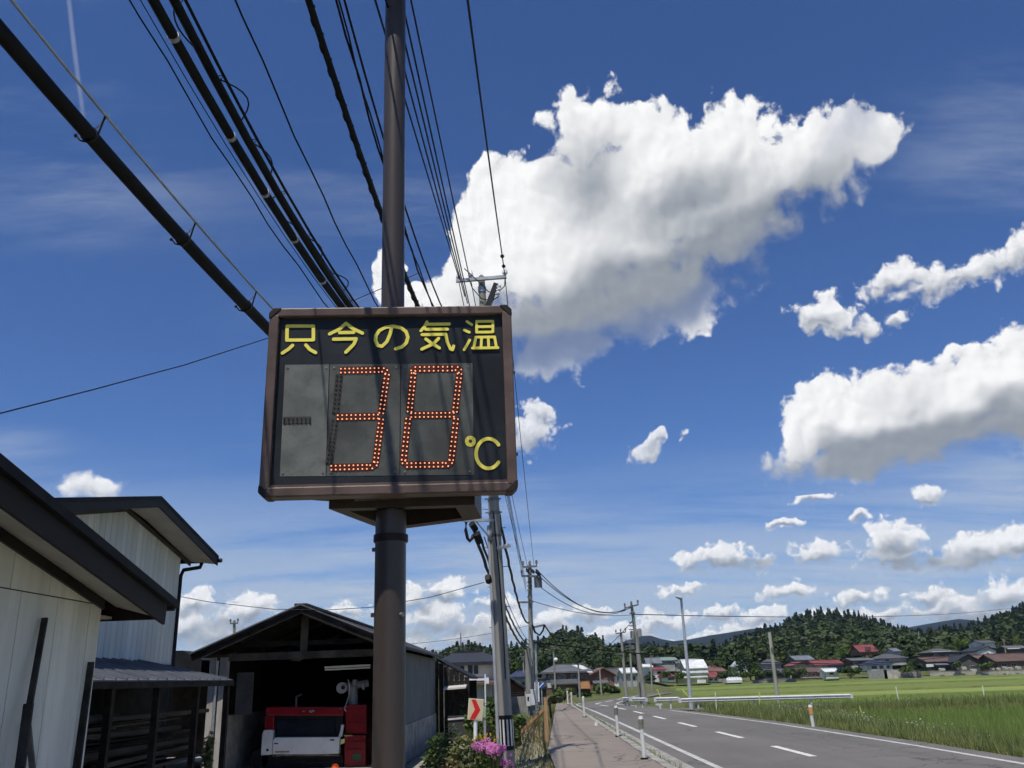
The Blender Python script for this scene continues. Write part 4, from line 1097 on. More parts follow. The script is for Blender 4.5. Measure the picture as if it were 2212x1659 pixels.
# ladder rungs low on the pole (four thin steel rungs on rails)
t = thing('short_ladder', at(1162, 1540, 43.3), 'short steel ladder standing at the foot of the second pole', 'ladder')
for xx in (1157, 1166):
    MB().bar(at(xx, 1545, 43.2), at(xx, 1512, 43.2), 0.03).build('rail', steel_dk, t)
for k in range(5):
    MB().bar(at(1157, 1517 + k * 6, 43.2), at(1166, 1516.5 + k * 6, 43.2), 0.025).build('rung', steel_dk, t)

p3 = pole(1394, 1520, 1364, 1306, 56, 0.15, 0.09, 'leaning utility pole with twin transformers at the right of the road bend', [(1349, 1314, 1379, 1306, 3), (1360, 1325, 1372, 1324, 0)], zb=-0.1)
for (x, yv) in ((1366, 1370), (1381, 1365)):
    c_ = at(x, yv, 55.8); MB().tube([c_ - Vector((0, 0, 0.26)), c_ + Vector((0, 0, 0.16)), c_ + Vector((0, 0, 0.22))], [0.14, 0.14, 0.06], 12).build('transformer', M('transformer_grey', (0.26, 0.27, 0.27), 0.5, 0.1, 3), p3, smooth=True)
for (x, yv) in ((1351, 1305), (1366, 1300), (1379, 1298)):
    a = at(x, yv + 9, 55.8); MB().bar(a, at(x - 2, yv - 1, 55.8), 0.05).build('lightning_arrester', steel_dk, p3)
for yv in (1345, 1352, 1360):
    a = at(1359, yv, 55.9); MB().bar(a, a + Vector((0.3, 0, 0.0)), 0.06).build('bracket', steel_dk, p3)
p3b = pole(1385, 1510, 1376, 1370, 58, 0.14, 0.12, 'short darker concrete pole close behind the leaning transformer pole', zb=-0.1)
small = [
 (1354, 1508, 1341, 1366, 70, 0.18, 0.12, [(1330, 1369, 1352, 1365, 3), (1329, 1413, 1345, 1412, 0)], 'concrete pole with one cross arm just left of the transformer pole'),
 (1366, 1490, 1360, 1384, 90, 0.17, 0.11, [(1352, 1388, 1370, 1387, 3), (1352, 1396, 1370, 1395, 0), (1351, 1402, 1371, 1401, 0)], 'farther pole with three stacked cross arms beyond the road bend'),
 (1201, 1505, 1195, 1399, 75, 0.13, 0.09, [(1190, 1401, 1200, 1400, 2)], 'pale pole with a white globe in front of the brown house'),
 (1253, 1512, 1249, 1436, 72, 0.12, 0.09, [], 'plain grey pole at the left of the road bend before the orange wall'),
 (1300, 1506, 1295, 1443, 85, 0.13, 0.09, [], 'plain grey pole before the brick gabled house'),
 (1409, 1497, 1405, 1411, 95, 0.14, 0.09, [(1401, 1414, 1410, 1413, 0)], 'slim pole at the field edge in front of the red roofed white house'),
 (1133, 1484, 1130, 1420, 80, 0.13, 0.09, [(1125, 1419, 1136, 1418, 2), (1126, 1424, 1135, 1423, 0)], 'slim pole rising above the dark blue roof'),
 (1332, 1478, 1330, 1449, 120, 0.12, 0.09, [], 'short pole beside the brick gabled house'),
 (2173, 1413, 2168, 1382, 235, 0.22, 0.18, [(2163, 1386, 2174, 1385, 0)], 'pole on the slope at the far right of the village'),
 (1985, 1378, 1984, 1364, 300, 0.2, 0.15, [], 'tiny pole on the wooded slope behind the village'),
]
for bx, by, tx, ty, Y, r0, r1, arms, lab in small:
    t = pole(bx, by, tx, ty, Y, r0 * 0.72, r1 * 0.72, lab, arms)
    if 'globe' in lab:
        MB().ball(at(1200.5, 1425, Y - 0.2), 0.17, 10, 8).build('globe', white_paint, t, smooth=True)
# bare wooden pole in the field
t = pole(1680, 1510, 1662, 1366, 62, 0.14, 0.11, 'bare weathered pole standing alone in the rice field', (), group='single poles in the field', mat=M('pale_pole', (0.36, 0.34, 0.30), 0.85, 0.15, 2, stretch=(1, 1, 0.2)), zb=-1.2, name='bare_pole')
MB().bar(at(1666, 1402, 61.8), at(1669, 1399, 61.8), 0.12).build('clamp', steel_dk, t)
# street lamp by the field
B, T = at(1493, 1524, 45.5), at(1471, 1291, 45.5)
B = lean(B, T, -0.1)
t = thing('street_lamp', B, 'tall steel street lamp at the edge of the rice field', 'street lamp')
galv = M('lamp_steel', (0.46, 0.48, 0.49), 0.45, 0.08, 3, metal=0.3)
MB().tube([B, (B + T) / 2, T], [0.095, 0.08, 0.06], 14).build('post', galv, t, smooth=True)
MB().tube([B, lean(B, T, 0.55)], 0.11, 14).build('base_sleeve', galv, t, smooth=True)
h0, h1 = at(1473, 1292, 45.5), at(1459, 1289, 45.2)
hd = MB().hexa([h0 + Vector((0.03, -0.13, -0.06)), h1 + Vector((0, -0.16, -0.03)), h1 + Vector((0, -0.16, 0.03)), h0 + Vector((0.03, -0.13, 0.06))], (0, 0.28, 0)).build('lamp_head', white_paint, t, bevel=0.02)
MB().hexa([h0 + Vector((-0.05, -0.10, -0.085)), h1 + Vector((0.04, -0.12, -0.055)), h1 + Vector((0.04, 0.06, -0.055)), h0 + Vector((-0.05, 0.06, -0.085))], (0, 0, 0.02)).build('lens', steel_dk, hd)

# ------------------------------------------------------------------ overhead cables
CG_ = 'cables strung along the road'


def cable(name, pts, r, label, mat=None, wob=0.0, n=6, cat='cable', group=CG_):
    b = MB(); b.tube(pts, r, n)
    return b.build(name, mat or rubber, label=label, cat=cat, group=group, smooth=True)


def run(a, b_, z2, z1, z0, y0=-7.0, y1=18.5, n=34, tw=0.0, ph=0.0):
    P = []
    for i in range(n + 1):
        y = y0 + (y1 - y0) * i / n
        yc = max(y, 2.5)
        z = z2 * yc * yc + z1 * yc + z0 + (0 if y >= 2.5 else (2.5 - y) * 0.03)
        x = a + b_ * y
        if y > 13.2:                               # the last metres swing in to the pole's brackets
            t = ((y - 13.2) / (y1 - 13.2)) ** 2
            x = x + (-0.355 - 0.0267 * z - 0.14 - x) * t
        P.append(Vector((x + tw * math.sin(y * 4.2 + ph), y, z + tw * math.cos(y * 4.2 + ph))))
    P.append(Vector((-0.355 - 0.0267 * P[-1].z, 18.86, P[-1].z)))
    return P


def wrap(name, base, r, amp, pitch, parent, lo, hi, mat=None):
    """thin lashing wire that winds loosely round a run of cable"""
    P = []
    hi = min(hi, 17.5); n = int((hi - lo) / pitch * 8)
    for i in range(n + 1):
        y = lo + (hi - lo) * i / n
        k = (y + 7) / 25.5 * (len(base) - 2); j = min(len(base) - 2, max(0, int(k))); p = base[j].lerp(base[j + 1], k - j)
        t = 2 * math.pi * i / 8
        P.append(p + Vector((math.cos(t) * amp, 0, math.sin(t) * amp)))
    return MB().tube(P, r, 5).build(name, mat or rubber, parent, smooth=True)


th = run(-3.894, 0.1389, 0.0099, -0.2172, 6.597)
thick = thing('trunk_cable', th[0], 'thickest black telephone cable at the left with a grey messenger wire above it', 'cable', CG_)
MB().tube(th, 0.058, 14).build('sheath', rubber, thick, smooth=True)
ms = [p + Vector((0.10, 0, 0.17)) for p in th]
MB().tube(ms, 0.011, 6).build('messenger_wire', steel, thick, smooth=True)
for yk in (4.35, 5.5, 6.9, 8.2, 9.8, 11.5, 13.5):
    k = (yk + 7) / 25.5 * 34; j = int(k); p = th[j].lerp(th[j + 1], k - j); m_ = ms[j].lerp(ms[j + 1], k - j)
    hg = MB().tube([p + Vector((0, -0.015, 0)), p + Vector((0, 0.015, 0))], 0.065, 14).build('hanger', black_trim, thick)
    MB().tube([p + Vector((-0.10, 0, 0.0)), p + Vector((-0.065, 0, -0.047)), p + Vector((0, 0, -0.066)), p + Vector((0.066, 0, 0.01)), m_], 0.008, 5).build('hook', rubber, hg)
    MB().tube([p + Vector((-0.02, 0.05, 0.05)), m_ + Vector((0.02, 0.01, 0.005)), m_ + Vector((0.03, 0.0, -0.004))], 0.005, 5).build('tie_wire', steel, hg)
    MB().ball(p + Vector((-0.105, 0, 0.0)), 0.016, 6, 5).build('knob', rubber, hg)
A_ = run(-3.657, 0.1413, 0.0229, -0.5215, 9.336)
ca = thing('bundled_cable', A_[0], 'black bundled cable with small grey clips, second from the left', 'cable', CG_)
MB().tube(A_, 0.045, 10).build('sheath', rubber, ca, smooth=True)
mA = [p + Vector((0.12, 0, 0.09)) for p in A_]
MB().tube(mA, 0.006, 5).build('messenger_wire', rubber, ca, smooth=True)
for yk in (6.0, 7.1, 7.9, 8.7, 9.6, 10.6):
    k = (yk + 7) / 25.5 * 34; j = int(k); p = A_[j].lerp(A_[j + 1], k - j)
    MB().tube([p + Vector((0, -0.02, 0)), p + Vector((0, 0.02, 0))], 0.053, 10).build('clip', steel, ca)
B_ = run(-3.529, 0.1358, 0.0260, -0.5901, 9.775)
cb = thing('bundled_cable', B_[0], 'black bundled cable with loose spiral lashing, third from the left', 'cable', CG_)
MB().tube(B_, 0.042, 10).build('sheath', rubber, cb, smooth=True)
MB().tube([p + Vector((0.07, 0, 0.05)) for p in B_], 0.016, 6).build('second_strand', rubber, cb, smooth=True)
for i, yk in enumerate([5.8 + 0.75 * k for k in range(13)]):
    k = (yk + 7) / 25.5 * 34; j = int(k); p = B_[j].lerp(B_[j + 1], k - j)
    s = 1 if i % 3 else -1
    L = 0.7
    loop = [p + Vector((s * 0.19 * math.sin(math.pi * q / 8) * (1 if i % 2 else 0.6), L * q / 8, 0.03 * math.sin(math.pi * q / 8) + 0.02)) for q in range(9)]
    MB().tube(loop, 0.008, 5).build('lashing_loop', rubber, cb, smooth=True)
    MB().tube([p + Vector((0.0, 0, 0.03)), p + Vector((0.08, 0.01, 0.05)), p + Vector((0.04, 0.03, 0.02))], 0.0055, 5).build('tie_wire', rubber, cb)
cable('thin_cable', run(-3.845, 0.149, 0.0218, -0.5069, 9.216, tw=0.012, n=60), 0.008, 'thin twisted wire just left of the second bundled cable')
cable('thin_cable', run(-3.853, 0.1507, 0.0222, -0.5183, 9.41), 0.005, 'very thin straight wire between the twisted wire and the bundled cables')
cable('thin_cable', run(-2.69, 0.0979, 0.0191, -0.4558, 8.973, tw=0.009, n=60), 0.009, 'single thin wire crossing the open sky left of the sign pole')
D_ = run(-2.162, 0.0724, 0.0191, -0.4654, 9.709)
dcab = thing('twisted_cable', D_[0], 'thick lumpy black cable passing behind the sign pole', 'cable', CG_)
MB().tube(D_, 0.034, 8).build('sheath', rubber, dcab, smooth=True)
wrap('lashing_wire', D_, 0.009, 0.036, 0.28, dcab, 2.6, 16)
E1_ = run(-2.084, 0.0668, 0.0265, -0.6555, 11.472, tw=0.013, n=50)
cable('power_cable', E1_, 0.013, 'left strand of the twisted pair left of the sign pole top')
cable('power_cable', run(-2.070, 0.0668, 0.0265, -0.6555, 11.482, tw=0.013, ph=3.1, n=50), 0.010, 'right strand wound with the twisted pair left of the sign pole top')
cable('power_cable', run(-2.052, 0.0665, 0.0237, -0.5794, 11.269), 0.013, 'straight wire immediately left of the sign pole top')
top = at(992, 607, 18.7)
fl = [((-1.28, 7.3, 8.55), (992, 603), 'leftmost of the wires fanning right of the sign pole to the cross arm'),
      ((-1.19, 7.6, 8.70), (1004, 640), 'second of the wires fanning right of the sign pole'),
      ((-1.13, 7.6, 8.85), (1010, 655), 'third of the wires fanning right of the sign pole'),
      ((-1.08, 7.6, 9.00), (1016, 668), 'fourth of the wires fanning right of the sign pole'),
      ((-1.03, 8.2, 9.42), (1014, 599), 'wire with a small sleeve leading to the middle insulator')]
for s_, e_, lab in fl:
    s_ = Vector(s_); e2 = at(*e_, 18.65); d = (s_ - e2)
    st = e2 + d * 2.25
    P = [e2.lerp(st, i / 24) - Vector((0, 0, 0.35 * math.sin(math.pi * min(1, i / 24)))) * (1 if i / 24 < 1 else 1) * 0.25 for i in range(25)]
    cable('power_wire', P, 0.012, lab)
e2 = at(1091, 596, 18.7); s_ = Vector((-0.27, 6.7, 7.97)); st = e2 + (s_ - e2) * 2.1
P = [e2.lerp(st, i / 26) - Vector((0, 0, 0.32 * math.sin(math.pi * i / 26))) for i in range(27)]
hcab = thing('power_wire', e2, 'lone wire at the right running to the end insulator of the pole', 'cable', CG_)
MB().tube(P, 0.012, 6).build('strand', rubber, hcab, smooth=True)
for k in (1.2, 2.3):
    j = int(k); p = P[j].lerp(P[j + 1], k - j); MB().tube([p - Vector((0, .14, .05)), p, p + Vector((0, .14, .05))], [0.02, 0.045, 0.02], 8).build('sleeve', rubber, hcab)
# wires from the first pole on to the second and from there to the leaning pole


def span(p, q, sag, r, lab, name='power_wire', mat=None, n=18, tw=0.0):
    P = [Vector(p).lerp(Vector(q), i / n) - Vector((0, 0, sag * 4 * (i / n) * (1 - i / n))) + Vector((tw * math.sin(i * 2.1), 0, tw * math.cos(i * 2.1))) for i in range(n + 1)]
    return cable(name, P, r, lab, mat)


span(at(1091, 598, 18.75), at(1154, 1226, 44.5), 0.35, 0.010, 'wire from the end insulator down to the second pole')
span(at(1017, 604, 18.75), at(1140, 1226, 44.5), 0.35, 0.010, 'wire from the middle insulator down to the second pole')
span(at(991, 607, 18.75), at(1130, 1228, 44.5), 0.35, 0.010, 'wire from the left insulator down to the second pole')
span(ax(8.0) + Vector((0.1, 0, 0)), at(1137, 1262, 44.5), 0.30, 0.010, 'upper low voltage wire between the first and second pole')
span(ax(7.7) + Vector((0.1, 0, 0)), at(1137, 1270, 44.5), 0.30, 0.010, 'middle low voltage wire between the first and second pole')
span(ax(7.4) + Vector((0.1, 0, 0)), at(1137, 1279, 44.5), 0.30, 0.010, 'lower low voltage wire between the first and second pole')
span(ax(5.3) + Vector((0.08, 0, 0)), at(1142, 1345, 44.4), 0.7, 0.035, 'heavy twisted cable sagging from the first to the second pole', 'twisted_cable', tw=0.012, n=40)
span(at(1022, 1140, 18.5), at(1138, 1402, 44.2), 0.55, 0.040, 'left heavy telephone cable passing behind the concrete pole', 'twisted_cable', tw=0.012, n=40)
span(at(1034, 1150, 18.6), at(1142, 1392, 44.2), 0.50, 0.030, 'right heavy telephone cable passing behind the concrete pole', 'twisted_cable', tw=0.010, n=40)
span(at(1046, 1160, 18.65), at(1146, 1386, 44.2), 0.45, 0.012, 'thin cable beside the heavy telephone cables')
span(at(1163, 1234, 44.1), at(1350, 1316, 55.9), 0.9, 0.022, 'upper wire curving from the second pole to the leaning pole')
span(at(1152, 1232, 44.1), at(1364, 1312, 55.9), 1.0, 0.022, 'middle wire curving from the second pole to the leaning pole')
span(at(1160, 1262, 44.2), at(1352, 1318, 55.9), 0.75, 0.018, 'lower wire curving from the second pole to the leaning pole')
span(at(1150, 1298, 44.4), at(1367, 1328, 55.9), 0.30, 0.016, 'thin flat wire between the second pole and the leaning pole')
span(at(1176, 1350, 44.1), at(1250, 1437, 72), 0.25, 0.04, 'telephone cable from the second pole to the grey pole at the bend', 'twisted_cable')
span(at(1367, 1340, 55.9), at(1255, 1437, 72), 0.3, 0.02, 'wire from the leaning pole back to the grey pole at the bend')
span(at(1369, 1327, 55.9), at(2260, 1300, 190), 1.2, 0.03, 'long thin wire running right from the leaning pole across the sky')
span(at(1150, 1388, 45), at(2290, 1337, 150), 3.4, 0.035, 'long wire crossing low in front of the hills')
# service drops
svc = [at(-60, 912, 9.5), at(0, 893, 10.2), at(200, 842, 12), at(400, 788, 14), at(580, 730, 15.8), at(745, 657, 17.4), at(820, 625, 18.2), at(905, 590, 18.6)]
cable('service_wire', svc, 0.010, 'thin wire rising from the left edge to behind the sign', group='service wires to houses')
svc = [at(386, 1288, 20.2), at(450, 1300, 20.1), at(590, 1316, 19.8), at(700, 1318, 19.6), at(800, 1312, 19.4), at(930, 1290, 19.1), at(1046, 1258, 18.8)]
cable('service_wire', svc, 0.008, 'thin sagging wire from the white barn past the garage gable to the pole', group='service wires to houses')
span(at(875, 1392, 40), at(1140, 1352, 44.6), 0.1, 0.010, 'faint wire crossing the sky right of the sign pole', 'service_wire')
span(at(930, 1405, 46), at(1140, 1386, 44.6), 0.12, 0.010, 'faint wire above the grey house roof', 'service_wire')

# ------------------------------------------------------------------ roadside things
post_w = M('post_white', (0.66, 0.66, 0.62), 0.5, 0.08, 4, dirt=0.35, dirtcol=(0.3, 0.29, 0.25))
refl_g = M('reflector_grey', (0.22, 0.21, 0.17), 0.35, 0.15, 6)
refl_o = M('reflector_orange', (0.62, 0.33, 0.12), 0.35, 0.1, 6)


def delineator(px, py, h, label, refl, r=0.042, zg=0.1, Yv=None, nm='delineator_post'):
    p = gnd(px, py, zg) if Yv is None else at(px, py, Yv)
    if Yv is not None: p.z = zg
    t = thing(nm, p, label, 'post', 'marker posts along the road')
    MB().tube([p, p + Vector((-0.012, 0, h * 0.72))], r, 14).build('stem', post_w, t, smooth=True)
    MB().tube([p + Vector((-0.012, 0, h * 0.72)), p + Vector((-0.012, 0, h * 0.93))], r * 1.25, 14).build('reflector', refl, t, smooth=True)
    MB().tube([p + Vector((-0.012, 0, h * 0.93)), p + Vector((-0.012, 0, h))], [r * 1.3, r * 0.9], 14).build('cap', post_w, t, smooth=True)
    MB().tube([p, p + Vector((0, 0, 0.03))], r * 1.9, 14).build('foot', black_trim, t)
    return t


def c5(x, y): return 1097 + x * 0.248, 1261.8 + y * 0.248


delineator(*c5(1190, 1525), 0.80, 'nearest white marker post with worn grey top beside the sidewalk', refl_g)
delineator(*c5(962, 1330), 0.80, 'second white marker post along the kerb', refl_g)
delineator(*c5(668, 1160), 0.82, 'third white marker post, plain, before the bend', post_w)
delineator(*c5(561, 1074), 0.80, 'right of the two small far marker posts at the bend', post_w)
delineator(*c5(525, 1052), 0.80, 'left of the two small far marker posts at the bend', post_w)
delineator(1756, 1562, 0.98, 'white marker post with an orange top in the grass at the field edge', refl_o, r=0.055, zg=-0.35, Yv=28.5)
# low broken stump in the kerb line
p = gnd(*c5(770, 1232), 0.1)
MB().tube([p, p + Vector((0.02, 0, 0.1))], [0.07, 0.05], 8).build('post_stump', post_w, label='broken white stump of a marker post in the kerb', cat='post')

# chevron sign
ch = thing('chevron_sign', at(1026, 1625, 21), 'cream road sign with a red chevron pointing right on a white post', 'sign')
ch.location.z = 0; ORG[ch.name] = Vector(ch.location)
Yc = 21.0
K = lambda x, y, Y=Yc: at(877.8 + x * 0.1732, 1371.5 + y * 0.1732, Y)
cream = M('sign_cream', (0.62, 0.50, 0.33), 0.5, 0.05, 3)
cmar = M('sign_border', (0.74, 0.66, 0.50), 0.5, 0.05, 3)
redp = M('sign_red', (0.62, 0.025, 0.03), 0.4, 0.05, 3)
bd = MB().hexa([K(762, 1054), K(945, 1070), K(965, 802), K(778, 790)], (0, 0.03, 0)).build('board', cmar, ch)
MB().hexa([K(772, 1042, Yc - 0.004), K(937, 1057, Yc - 0.004), K(955, 812, Yc - 0.004), K(787, 801, Yc - 0.004)], (0, 0.003, 0)).build('field', cream, bd)
MB().hexa([K(812, 803, Yc - 0.009), K(865, 805, Yc - 0.009), K(923, 935, Yc - 0.009), K(853, 1052, Yc - 0.009), K(790, 1048, Yc - 0.009), K(855, 930, Yc - 0.009)], (0, 0.004, 0)).build('chevron', redp, bd)
MB().tube([K(862, 1060, Yc + 0.06), Vector((K(858, 1400).x, Yc + 0.06, 0))], 0.045, 12).build('post', white_paint, ch, smooth=True)
MB().bar(K(800, 1035, Yc + 0.045), K(925, 1040, Yc + 0.045), 0.03, 0.04).build('clamp', steel, ch)
gs = thing('green_sign', (K(975, 1030, 23).x, 23, 0), 'small pale green board edge showing behind the chevron sign', 'sign')
MB().hexa([K(955, 1030, 23), K(992, 1030, 23), K(992, 890, 23), K(955, 886, 23)], (0, 0.03, 0)).build('board', M('pale_green', (0.30, 0.42, 0.28), 0.5, 0.1, 3), gs)
MB().box(K(975, 1000, 23).x - 0.03, K(975, 1000, 23).x + 0.03, 23.03, 23.08, 0, K(975, 1000, 23).z).build('post', steel, gs)

# garden stakes
for x0, y0, x1, y1, Y, mt_, lab in ((1058, 1568, 1052, 1608, 14.5, M('stake_rust', (0.05, 0.03, 0.025), 0.8, 0.2, 4), 'dark rusty stake rising behind the pink flowers'), (1056, 1604, 1048, 1664, 13.8, M('stake_pale', (0.46, 0.42, 0.30), 0.7, 0.15, 4), 'pale bamboo stake standing in the flower bed')):
    a = at(x0, y0, Y); c = at(x1, y1, Y); c = lean(c, a, 0.0)
    MB().tube([a, c], 0.016, 8).build('garden_stake', mt_, label=lab, cat='stake')

# wooden barrier beside the sidewalk
tim = M('orange_timber', (0.50, 0.305, 0.155), 0.8, 0.18, 3, 0.25, 25, stretch=(1, 1, 0.3))
wb = thing('wooden_barrier', gnd(1178, 1603, 0.05), 'rough orange timber barrier with a slanting rail beside the sidewalk', 'barrier')
f0 = gnd(1181, 1603, 0.05); Yb = f0.y
MB().bar(f0, at(1178, 1506, Yb), 0.10, 0.07, up=(0, 1, 0)).build('post', tim, wb)
MB().bar(at(1179, 1529, Yb + 0.05), gnd(1113, 1594, 0.06), 0.05, 0.09).build('slanting_rail', tim, wb)
for k, t_ in enumerate((0.25, 0.42, 0.6, 0.78)):
    p = at(1179, 1529, Yb + 0.05).lerp(gnd(1113, 1594, 0.06), t_)
    MB().bar(p + Vector((0.02, 0.06, 0.02)), Vector((p.x + 0.03, p.y + 0.3, 0.0)), 0.05, 0.07, up=(0, 1, 0)).build('picket', tim, wb)
dp = thing('dark_fence_panel', gnd(1190, 1560, 0.08), 'black fence panel on a dark post behind the timber barrier', 'fence')
MB().bar(gnd(1191, 1552, 0.05), at(1186, 1508, gnd(1191, 1552, 0.05).y), 0.09, 0.09).build('post', wood_dark, dp)
a, c = at(1187, 1514, 36), at(1214, 1506, 36)
MB().box(a.x, c.x, 35.9, 36.0, a.z, c.z).build('panel', wood_dark, dp)
# small yellow-orange leaning boards at the bend
for i, (x0, y0, x1, y1) in enumerate(((1231, 1497, 1240, 1516), (1232, 1496, 1227, 1505))):
    MB().bar(at(x0, y0, 57), lean(at(x1, y1, 57), at(x0, y0, 57), 0.05), 0.09, 0.05).build('leaning_board', tim, label=('long' if i == 0 else 'short') + ' orange board propped at the road bend', cat='board')

# guard rails of the side road
gw = M('rail_white', (0.58, 0.59, 0.58), 0.4, 0.05, 3, dirt=0.2, dirtcol=(0.4, 0.38, 0.34))


def guardrail(p, q, label, h=0.62, wd=0.20, n=None, zb=-0.12):
    p, q = Vector(p), Vector(q); d = q - p; L = d.length; d /= L
    sd = Vector((d.y, -d.x, 0)).normalized()
    if sd.y > 0: sd = -sd
    t = thing('guard_rail', p.lerp(q, 0.5) * 1.0, label, 'guard rail', 'guard rails at the side road')
    prof = [(0, -wd / 2), (0.05, -wd / 2 + 0.04), (0.07, -wd / 4), (0.03, -0.03), (0.0, 0), (0.03, 0.03), (0.07, wd / 4), (0.05, wd / 2 - 0.04), (0, wd / 2), (-0.012, wd / 2), (-0.012, -wd / 2)]
    MB().hexa([p + sd * a + Vector((0, 0, h + b)) for a, b in prof], q - p).build('beam', gw, t)
    n = n or max(2, int(L / 3.0) + 1)
    for k in range(n):
        c = p.lerp(q, (k + 0.3) / n) - sd * 0.05
        MB().tube([c + Vector((0, 0, zb - p.z)), c + Vector((0, 0, h + 0.1))], 0.05, 8).build('post', gw, t)
    for e, s in ((p, -1), (q, 1)):
        c = e + Vector((0, 0, h)); MB().hexa([c + sd * 0.08 + Vector((0, 0, -wd / 2)), c + sd * 0.08 + Vector((0, 0, wd / 2)), c - sd * 0.02 + Vector((0, 0, wd / 2)), c - sd * 0.02 + Vector((0, 0, -wd / 2))], d * s * 0.12).build('end_cap', gw, t)
    return t


def gr2(x0, yt0, x1, yt1, Y0, Y1, label, h=0.62):
    a = at(x0, yt0, Y0); b = at(x1, yt1, Y1)
    return guardrail((a.x, Y0, a.z - h), (b.x, Y1, b.z - h), label, h)


gr2(1471, 1513, 1836, 1503.5, 43.2, 43.6, 'long white guard rail along the field behind the street lamp')
gr2(1418, 1511, 1464, 1510, 46.5, 46.3, 'short white guard rail left of the street lamp')
gr2(1368, 1511, 1396, 1511, 50, 49, 'small white guard rail at the foot of the leaning pole')
gr2(1347, 1510, 1361, 1510, 54, 52.5, 'tiny white guard rail left of the leaning pole')
MB().bar(at(1416, 1522, 45.2), at(1430, 1521.5, 45.2), 0.10, 0.08).build('fallen_rail', gw, label='short white bar lying low in front of the guard rail gap', cat='rail')
# yellow and white stakes in the fields
ys_m = M('stake_yellow', (0.62, 0.62, 0.16), 0.6, 0.08, 4); ws_m = M('stake_white', (0.66, 0.66, 0.58), 0.6, 0.08, 4)
for i, (x0, y0, x1, y1, Y, mt_, lab) in enumerate((
    (1419, 1489, 1424, 1500, 70, ys_m, 'yellow stake leaning in the far field left of the street lamp'), (1474, 1490, 1481, 1498, 70, ys_m, 'yellow stake beside the street lamp post'),
    (1641, 1495, 1641, 1512, 42.6, ys_m, 'yellow curved marker at the long guard rail'), (1545, 1496, 1547, 1521, 41, ws_m, 'thin white stake in front of the long guard rail'),
    (1856, 1525, 1861, 1540, 34, ys_m, 'pale stake right of the orange topped post'), (1935, 1483, 1939, 1503, 60, ws_m, 'white stake standing in the middle of the rice field'), (2122, 1481, 2124, 1492, 75, ws_m, 'white stake in the field at the far right'))):
    a = at(x0, y0, Y); c = lean(at(x1, y1, Y), a, -1.0)
    MB().tube([a, c], 0.03 * Y / 50, 6).build('field_stake', mt_, label=lab, cat='stake', group='stakes in the rice fields')

# block walls and fence in the garden behind the chevron
dw = thing('dark_wall', (-1.6, 29, 0), 'dark grey wall panel between the garage and the chevron sign', 'wall')
a, c = at(968, 1602, 28), at(1022, 1545, 28)
MB().box(a.x, c.x, 28, 28.12, 0, c.z).build('panel', M('charcoal_wall', (0.055, 0.055, 0.06), 0.75, 0.12, 1.5), dw)
MB().hexa([(a.x, 27.97, c.z - 0.12), (c.x, 27.97, c.z - 0.08), (c.x, 27.97, c.z - 0.03), (a.x, 27.97, c.z - 0.07)], (0, 0.18, 0)).build('coping', cabm, dw)
bw = thing('block_wall', (0.2, 50, 0), 'low grey concrete block wall beyond the near pole', 'wall')
blk = M('grey_block', (0.28, 0.275, 0.26), 0.85, 0.12, 2, dirt=0.3, dirtcol=(0.16, 0.16, 0.15))
a, c = at(1093, 1523, 48), at(1140, 1504, 48)
nb = 7
for r_ in range(3):
    for k in range(nb):
        w_ = (c.x - a.x) / nb; x0 = a.x + w_ * k + (w_ / 2 if r_ % 2 else 0)
        h_ = (c.z + 0.3) / 3
        MB().box(x0 + 0.005, min(c.x + w_ / 2, x0 + w_ - 0.005), 48, 48.15, r_ * h_ - 0.3 + 0.004, (r_ + 1) * h_ - 0.3).build('block', blk, bw)

# ------------------------------------------------------------------ houses
def HM(key, col, rough=0.75):
    return M('house_' + key, col, rough, 0.12, 0.6, dirt=0.2, dirtcol=tuple(q * 0.6 for q in col))


WALL = dict(white=(0.66, 0.66, 0.62), cream=(0.60, 0.56, 0.44), grey=(0.36, 0.36, 0.35), brown=(0.17, 0.115, 0.085), dark=(0.10, 0.09, 0.085), brick=(0.24, 0.115, 0.085), tan=(0.42, 0.33, 0.24), yellow=(0.62, 0.54, 0.30), blue=(0.14, 0.19, 0.27), beige=(0.46, 0.43, 0.38))
ROOF = dict(grey=(0.13, 0.135, 0.14), dark=(0.030, 0.032, 0.040), navy=(0.035, 0.045, 0.085), red=(0.21, 0.062, 0.060), brown=(0.13, 0.085, 0.070), green=(0.20, 0.27, 0.23), white=(0.66, 0.68, 0.68), rust=(0.17, 0.10, 0.082), slate=(0.16, 0.18, 0.21), pale=(0.44, 0.50, 0.50), tile=(0.10, 0.10, 0.105))


